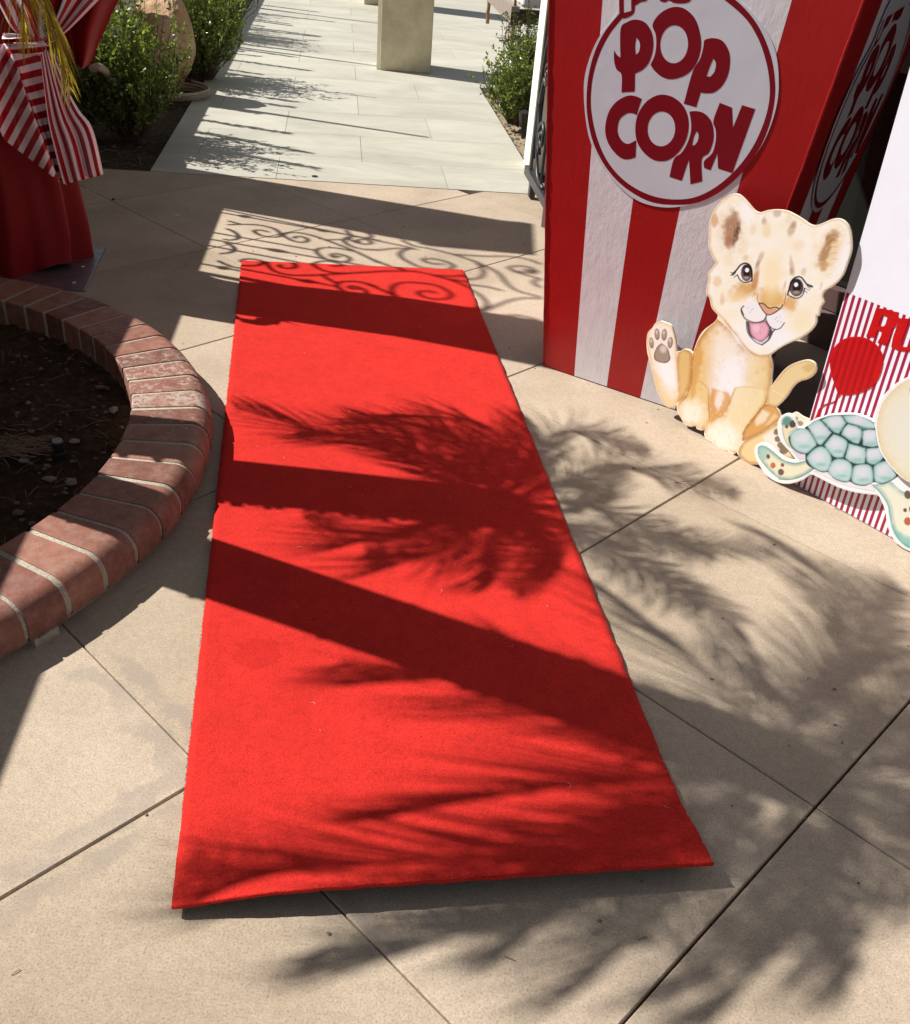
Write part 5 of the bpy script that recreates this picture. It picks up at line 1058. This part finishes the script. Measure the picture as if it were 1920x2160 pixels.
F2_ = [([(1450, 1390), (1350, 1280), (1230, 1205)], 2.0, .12), ([(1540, 1400), (1500, 1290)], 1.95, .15), ([(1650, 1360), (1740, 1260), (1800, 1170)], 2.2, .12), ([(1620, 1380), (1690, 1260), (1640, 1140), (1540, 1070)], 2.1, .15),
 ([(1700, 1500), (1850, 1480)], 2.3, .1), ([(1700, 1640), (1830, 1800)], 2.2, .1), ([(1560, 1700), (1500, 1860), (1370, 1960)], 1.9, .1), ([(1400, 1650), (1200, 1760), (1010, 1900)], 1.75, .1),
 ([(1350, 1570), (1120, 1590), (800, 1640)], 1.7, .1), ([(1300, 1720), (980, 1850), (640, 1890)], 1.6, .12), ([(1250, 1700), (900, 1760), (600, 1775), (390, 1735)], 1.55, .12),
 ([(1640, 1750), (1700, 1960)], 2.0, .1), ([(1350, 1470), (1180, 1400), (1040, 1310)], 1.95, .12), ([(1280, 1450), (980, 1370), (690, 1330)], 1.7, .14), ([(1590, 1820), (1440, 2010)], 1.85, .1), ([(1750, 1560), (1880, 1640)], 2.3, .1),
 ([(1750, 1420), (1860, 1340)], 2.3, .12), ([(1480, 1620), (1300, 1850), (1150, 1960)], 1.85, .1), ([(1430, 1500), (1330, 1440)], 2.1, .15), ([(1660, 1560), (1700, 1620)], 2.3, .15), ([(1450, 1600), (1350, 1680)], 2.1, .15)]
def palm(base, top, label, nf, Lf, seed, dirs=None):
    random.seed(seed); root = empty('pygmy_palm', base, label, 'palm')
    base = np.array(base); top = np.array(top); mb = MB(); pts = [base+(top-base)*t+np.array([.02*math.sin(3*t), 0, 0]) for t in np.linspace(0, 1, 14)]
    mb.tube(pts, np.linspace(.108, .096, 14), 14)
    for k in range(230):                                   # old frond stubs
        t = random.random()**.8; a = random.uniform(0, 6.3); c = base+(top-base)*t; d = np.array([math.cos(a), math.sin(a), .7]); d /= np.linalg.norm(d); r_ = .1
        mb.tube([c+d*r_*.8, c+d*(r_+random.uniform(.012, .03))], [.017, .009], 4)
    mb.build('trunk', MAT['bark'], root)
    for k, (px, htip, up_) in enumerate(nf):
        n_ = len(px)+1; g = [top-SDIR*(top[2]/SDIR[2])] + [gp(x/.94635, y/.94635) for x, y in px]; P = []
        g = smooth_poly(g, False, 170, 4); n_ = len(g)
        for i, q in enumerate(g):
            t = i/(n_-1); h = top[2]+(htip-top[2])*t**1.7+up_*math.sin(math.pi*t); P.append(q-SDIR*(h/-SDIR[2]))
        V, F, T = [], [], []; mbr = MB(); frond(V, F, T, mbr, P, Lm=Lf)
        o = mesh('frond', V, F, MAT['palm'], root); tint_attr(o, T); mbr.build('rib', MAT['stem'], o)
    for k in range(5):
        a = 2.399*k+seed; h = np.array([math.cos(a), math.sin(a), 0]); P = [top]; x = z = 0; ang = 1.2
        for i in range(6):
            x += math.cos(ang)*.09; z += math.sin(ang)*.09; ang -= .2; P.append(top+h*x+np.array([0, 0, z]))
        V, F, T = [], [], []; mbr = MB(); frond(V, F, T, mbr, P, Lm=Lf*.8)
        o = mesh('frond', V, F, MAT['palm'], root); tint_attr(o, T); mbr.build('rib', MAT['stem'], o)
    return root
pm1 = palm((-1.52, 2.24, .02), (-1.56, 2.62, 1.74), 'short dark palm trunk leaning away from the camera, rising from the planter off-frame left', F1_, .195, 3)
pm2 = palm((-1.50, 2.16, .02), (-1.52, 1.93, 2.27), 'taller palm trunk leaning towards the camera, rising from the planter off-frame left', F2_, .245, 5)
# the yellowing fronds that hang into the frame
random.seed(11)
fr = [[(-1.52, 2.66, 1.62), (-1.42, 2.70, 1.52), (-1.34, 2.77, 1.27), gp(0, 0)*0+hit(60, -60, (0, 2.82, 0), np.array([0, 1., 0])), hit(118, 70, (0, 2.85, 0), np.array([0, 1., 0])), hit(150, 195, (0, 2.85, 0), np.array([0, 1., 0]))],
      [(-1.52, 2.66, 1.62), (-1.48, 2.68, 1.5), (-1.40, 2.73, 1.3), hit(20, -100, (0, 2.78, 0), np.array([0, 1., 0])), hit(45, -20, (0, 2.80, 0), np.array([0, 1., 0])), hit(52, 90, (0, 2.80, 0), np.array([0, 1., 0]))]]
for P in fr:
    V, F, T = [], [], []; mbr = MB(); frond(V, F, T, mbr, [np.array(p, float) for p in P], .0060, .145, .0125, droop=.7)
    o = mesh('frond', V, F, MAT['palm_dry'], pm1); tint_attr(o, T); mbr.build('rib', MAT['palm_dry'], o)

# ------------------------------------------------------------------ SHRUBS
def shrub_meshes(h, r, nstem, per, seed, leafL=.021, up=.5):
    rr = np.random.default_rng(seed); V, F, T = [], [], []; mb = MB()
    for s_ in range(nstem):
        a = rr.uniform(0, 6.283); q = math.sqrt(rr.uniform(0, 1)); b = np.array([.22*r*q*math.cos(a), .22*r*q*math.sin(a), 0]); tipr = r*q*rr.uniform(.8, 1.15); H = h*(rr.uniform(.42, .86) if rr.random() > .1 else rr.uniform(.95, 1.3))*(1-.25*q)
        tip = np.array([tipr*math.cos(a), tipr*math.sin(a), H]); mid = np.array([tipr*.72*math.cos(a), tipr*.6*math.sin(a), H*.5])+rr.normal(0, .02, 3)
        P = smooth_poly([b, mid*.5+b*.5+np.array([0, 0, H*.05]), mid, tip*.5+mid*.5+rr.normal(0, .015, 3), tip], False, 180, 5); mb.tube(P[::3], np.linspace(.0045, .0012, len(P[::3])), 3, False)
        for tw in range(5):                 # side twigs
            i = rr.integers(int(len(P)*.1), len(P)-1); d = rr.normal(0, 1, 3); d[2] = abs(d[2])*.8+.3; d /= np.linalg.norm(d); L = rr.uniform(.05, .15); Q = [P[i], P[i]+d*L*.5, P[i]+d*L+np.array([0, 0, .02])]
            mb.tube(Q, [.0018, .0014, .0008], 3, False)
            for k in range(per):
                t = rr.uniform(.05, 1.05); c = Q[0]+(Q[2]-Q[0])*t; leafq(V, F, T, c, d, rr, leafL)
        for k in range(per*2):
            t = rr.uniform(.06, 1)**.85; i = min(int(t*(len(P)-1)), len(P)-2); d = P[i+1]-P[i]; d = d/(np.linalg.norm(d)+1e-9); leafq(V, F, T, P[i]+(P[i+1]-P[i])*rr.random(), d, rr, leafL)
    return (V, F, T), mb
def leafq(V, F, T, c, d, rr, L0):
    n = rr.normal(0, 1, 3); n /= np.linalg.norm(n); s_ = d*.5+n*.9; s_ /= np.linalg.norm(s_); w_ = np.cross(s_, rr.normal(0, 1, 3)); w_ /= np.linalg.norm(w_)+1e-9; L = L0*rr.uniform(.6, 1.2)
    k = len(V); V += [c, c+s_*L*.45+w_*L*.27, c+s_*L, c+s_*L*.45-w_*L*.27]; F.append((k, k+1, k+2, k+3)); t = min(1, max(0, rr.normal(.58, .24))); T += [t]*4
def shrub(P, h, r, seed, label, nstem=60, per=13, leafL=.021, name='shrub'):
    (V, F, T), mb = shrub_meshes(h, r, nstem, per, seed, leafL); P = np.array(P, float); root = empty(name, P, label, 'shrub')
    o = mesh('foliage', np.array(V)+P, F, MAT['shrub'], root); tint_attr(o, T); mb.V = [tuple(np.array(v)+P) for v in mb.V]; mb.build('stem', MAT['stem'], root); return root
shrub(gp(275, 290), 1.0, .37, 1, 'leafy green shrub right beside the draped stand, in front of the boulder', 125, 17, .026)
shrub(wp(-1.44, 6.0), .80, .26, 21, 'taller shrub against the low wall, half hidden by the draped stand', 60, 12)
shrub(gp(425, 165), .95, .42, 2, 'dense green shrub just behind the boulder', 130, 16, .026)
shrub(gp(475, 75), 1.1, .38, 3, 'green shrub second behind the boulder along the wall', 80, 12)
shrub(wp(-1.35, 10.4), 1.1, .33, 4, 'green shrub at the top edge, third behind the boulder', 70, 10)
shrub(wp(-1.35, 11.6), 1.1, .33, 5, 'green shrub farthest along the left bed', 60, 9)
shrub(gp(1088, 262), .66, .24, 8, 'small bright green shrub in the sandy bed left of the white post', 95, 14, .024)
shrub(gp(1112, 175), .74, .26, 9, 'green shrub behind the small bright one, in the sandy bed by the white post', 60, 12)
# upright feathery shoots on top of the wall side: young conifer whips whose shadows cross the tiles
def whip(P, h, seed, label):
    rr = np.random.default_rng(seed); V, F, T = [], [], []; mb = MB(); root = empty('juniper', P, label, 'conifer')
    lean = rr.normal(0, .05, 2); pts = [np.array(P)+np.array([lean[0]*t*t, lean[1]*t*t, h*t]) for t in np.linspace(0, 1, 8)]; mb.tube(pts, np.linspace(.008, .002, 8), 4, False)
    for k in range(int(h*150)):
        t = rr.uniform(.1, 1); c = np.array(P)+np.array([lean[0]*t*t, lean[1]*t*t, h*t]); a = rr.uniform(0, 6.3); L = (.085*(1-t)+.03)*rr.uniform(.6, 1.2); d = np.array([math.cos(a)*.55, math.sin(a)*.55, .85]); d /= np.linalg.norm(d)
        mb.tube([c, c+d*L], [.0014, .0007], 3, False)
        for m in range(9): leafq(V, F, T, c+d*L*rr.uniform(.1, 1), d, rr, .026)
    o = mesh('foliage', V, F, MAT['shrub'], root); tint_attr(o, T); mb.build('stem', MAT['stem'], root)
wn = 0
rw = np.random.default_rng(5)
for v_ in np.arange(5.62, 12.6, .185):
    if 7.0 < v_ < 7.25: continue
    h_ = rw.uniform(1.15, 2.15); P = wp(-1.93-.25*rw.random(), v_+rw.normal(0, .05)+.28, 0); whip(P, h_, 50+wn, 'slender feathery conifer behind the low wall'); wn += 1
for o in [x for x in col.objects if x.name.startswith('juniper')]: o['group'] = 'slender conifers standing in a row behind the low wall'
for i, (pp, hh) in enumerate([((-1.72, 6.87), 2.42), ((-2.22, 9.16), 2.75), ((-2.81, 11.69), 2.75)]):
    v = pp[0]*-.146+pp[1]*.9893; P = wp(-1.71, v+.0)+np.array([0, 0, 0]); P = P+np.array([0, .27, 0]); P = P if True else P
    mb = MB(); mb.tube([P+np.array([0, 0, -.05]), P+np.array([0, 0, hh])], [.035, .016], 8)
    setp(mb.build('wall_post', MAT['steel'], base=P), ['slim tapered metal pole on the low wall nearest the gate pillar', 'slim tapered metal pole on the low wall, middle of three', 'slim tapered metal pole on the low wall, farthest of three'][i], 'pole', 'poles along the low wall')

# ------------------------------------------------------------------ BOULDER, hose, bed litter
bc = gp(352, 205); bc = bc+np.array([-.03, .12, 0])
bm = bmesh.new(); bmesh.ops.create_icosphere(bm, subdivisions=4, radius=1); rr = np.random.default_rng(9); oct_ = rr.normal(0, 1, (14, 3)); oct_ /= np.linalg.norm(oct_, axis=1)[:, None]
V = []
for v in bm.verts:
    c = np.array(v.co); d = 1.
    for i, o_ in enumerate(oct_):                       # faceted by cutting planes
        q = c @ o_; d = min(d, (.80+.07*math.sin(i*3))/max(q, .01))
    c = c*d*(1+.02*math.sin(9*c[0]+4*c[2])+.02*math.sin(13*c[1])); V.append(c*np.array([.20, .22, .36])+bc+np.array([0, 0, .30]))
F = [tuple(v.index for v in f.verts) for f in bm.faces]; bm.free()
setp(mesh('boulder', V, F, MAT['rock'], base=bc, smooth=False), 'upright ochre boulder in the bed between the two shrubs', 'rock')
hc = bc+np.array([.06, -.06, 0]); pts = []
for k in range(110):
    a = 2*math.pi*k/34; r_ = .20+.012*(k//34)+.01*math.sin(k*.4); pts.append(hc+np.array([r_*math.cos(a), r_*math.sin(a), .0+.018*(k/34)]))
mb = MB(); mb.tube(pts, .0105, 8); setp(mb.build('garden_hose', MAT['hose'], base=hc, smooth=True), 'grey garden hose coiled on the soil around the boulder', 'hose')
hp_ = [gp(195, 145, .42), gp(205, 140, .44), gp(222, 150, .40), gp(232, 175, .28), gp(235, 230, .12), gp(232, 262, .02)]
mb = MB(); mb.tube(smooth_poly(hp_, False, 120, 5), .02, 8); setp(mb.build('drain_pipe', MAT['hose'], base=hp_[-1], smooth=True), 'bent grey pipe between the draped stand and the first shrub', 'pipe')
mb = MB()
for k in range(420):
    u_, v_ = random.uniform(-1.6, -.98), random.uniform(5.25, 12)
    c = wp(u_, v_, -.02); s_ = random.uniform(.006, .02)
    if random.random() < .5: V, F = rock(c, (s_, s_*.7, s_*.35), k); mb.add(V, F)
    else:
        q = random.uniform(0, 6.3); d = np.array([math.cos(q), math.sin(q), random.uniform(0, .3)])*random.uniform(.03, .12); mb.tube([c, c+d*.5+np.array([0, 0, .008]), c+d], .002, 3, False)
setp(mb.build('bed_litter', MAT['pebble'], base=wp(-1.3, 7)), kind='stuff')
mb = MB()
for k in range(700):
    c = wp(random.uniform(1.11, 1.5), random.uniform(5.95, 8.2), -.04); s_ = random.uniform(.004, .012); V, F = rock(c, (s_, s_*.8, s_*.6), k); mb.add(V, F)
setp(mb.build('bed_gravel', MAT['pebble'], base=wp(1.2, 7)), kind='stuff')
for (x, y, lb_) in ((1066, 200, 'small black path light at the far end of the sandy bed'), (1103, 292, 'small black path light at the foot of the white post')):
    c = gp(x, y, -.04); pl_ = empty('path_light', c, lb_, 'garden light'); mb = MB(); mb.lathe(c, [(.012, 0), (.012, .05), (.02, .052), (.02, .07)], 12); mb.build('stake', MAT['plastic'], pl_)
    mb = MB(); mb.tube([c+np.array([0, 0, .08]), c+np.array([-.01, -.02, .17])], [.03, .034], 12); mb.build('lamp_head', MAT['plastic'], pl_)
hp_ = [gp(1068, 205, 0), gp(1060, 212, .02), gp(1055, 225, .0), gp(1068, 240, -.02), gp(1090, 262, -.03)]
mb = MB(); mb.tube(smooth_poly(hp_, False, 120, 5), .009, 6); setp(mb.build('drip_line', MAT['hose'], base=hp_[0], smooth=True), 'thin brown drip hose curving over the sandy bed', 'hose')
# small marks on the paving
for (x, y, s_, m, lb_) in ((664, 372, .016, 'plastic', 'small black drain cap set in the pale walkway tile'),):
    c = gp(x, y, .002); mb = MB(); mb.lathe(c, [(s_, 0), (s_, .003)], 14); setp(mb.build('walkway_drain', MAT[m], base=c), lb_, 'drain cap')
c = gp(239, 420, .004); V, F = rock(c, (.008, .006, .005), 4); setp(mesh('seed', V, F, MAT['plastic'], base=c), 'tiny dark seed lying on the shaded concrete by the stand', 'seed')
c = gp(374, 454, .004); V, F = rock(c, (.007, .006, .004), 5); setp(mesh('pebble', V, F, MAT['foam'], base=c), 'tiny white pebble on the shaded concrete near the slab joint', 'pebble')
mb = MB(); c = gp(1460, 1021, .006); pts = [c+np.array([.03*math.cos(a)-.02, .012*math.sin(a), .004*math.sin(2*a)]) for a in np.linspace(0, 5, 16)]; mb.tube(pts, .0009, 4, False); setp(mb.build('thread', MAT['twig'], base=c), 'curled brown thread lying across the joint near the lion cub', 'thread')

# ------------------------------------------------------------------ HANGING DAYBED top right
dz = .33; dc = gp(1075, 50, dz); db = empty('hanging_daybed', dc*np.array([1, 1, 0]), 'timber daybed with a white cushion hung on ropes, at the top edge', 'daybed')
def dbp(a, b, z): return dc+WU*a+WV*b+np.array([0, 0, z-dz])
mb = MB(); mb.box(dbp(.04, 1.0, .40), (.07, 2.0, .13), WU, WV); mb.build('side_beam', MAT['wood'], db)
mb = MB(); mb.box(dbp(.72, .03, .39), (1.28, .06, .11), WU, WV); mb.build('end_beam', MAT['wood_dark'], db)
mb = MB(); mb.box(dbp(.74, .98, .56), (1.26, 1.8, .22), WU, WV); bevel(mb.build('cushion', MAT['cushion'], db), .03, 3)
mb = MB(); mb.box(dbp(.55, .0, .45), (.09, .02, .3), WU, WV); mb.build('strap', MAT['wood_dark'], db)
mb = MB(); mb.box(dbp(.06, .05, .37), (.11, .11, .1), WU, WV); mb.build('corner_block', MAT['wood_dark'], db)
for b_ in (.04, 1.7):
    mb = MB(); P = [dbp(.04, b_, .12+.05*k) for k in range(42)]; mb.tube([p+np.array([.004*math.sin(k*2.2), .004*math.cos(k*2.2), 0]) for k, p in enumerate(P)], [.011+.002*(k % 2) if k > 5 else .02-.002*(k % 2) for k in range(42)], 7); mb.build('rope', MAT['rope'], db)
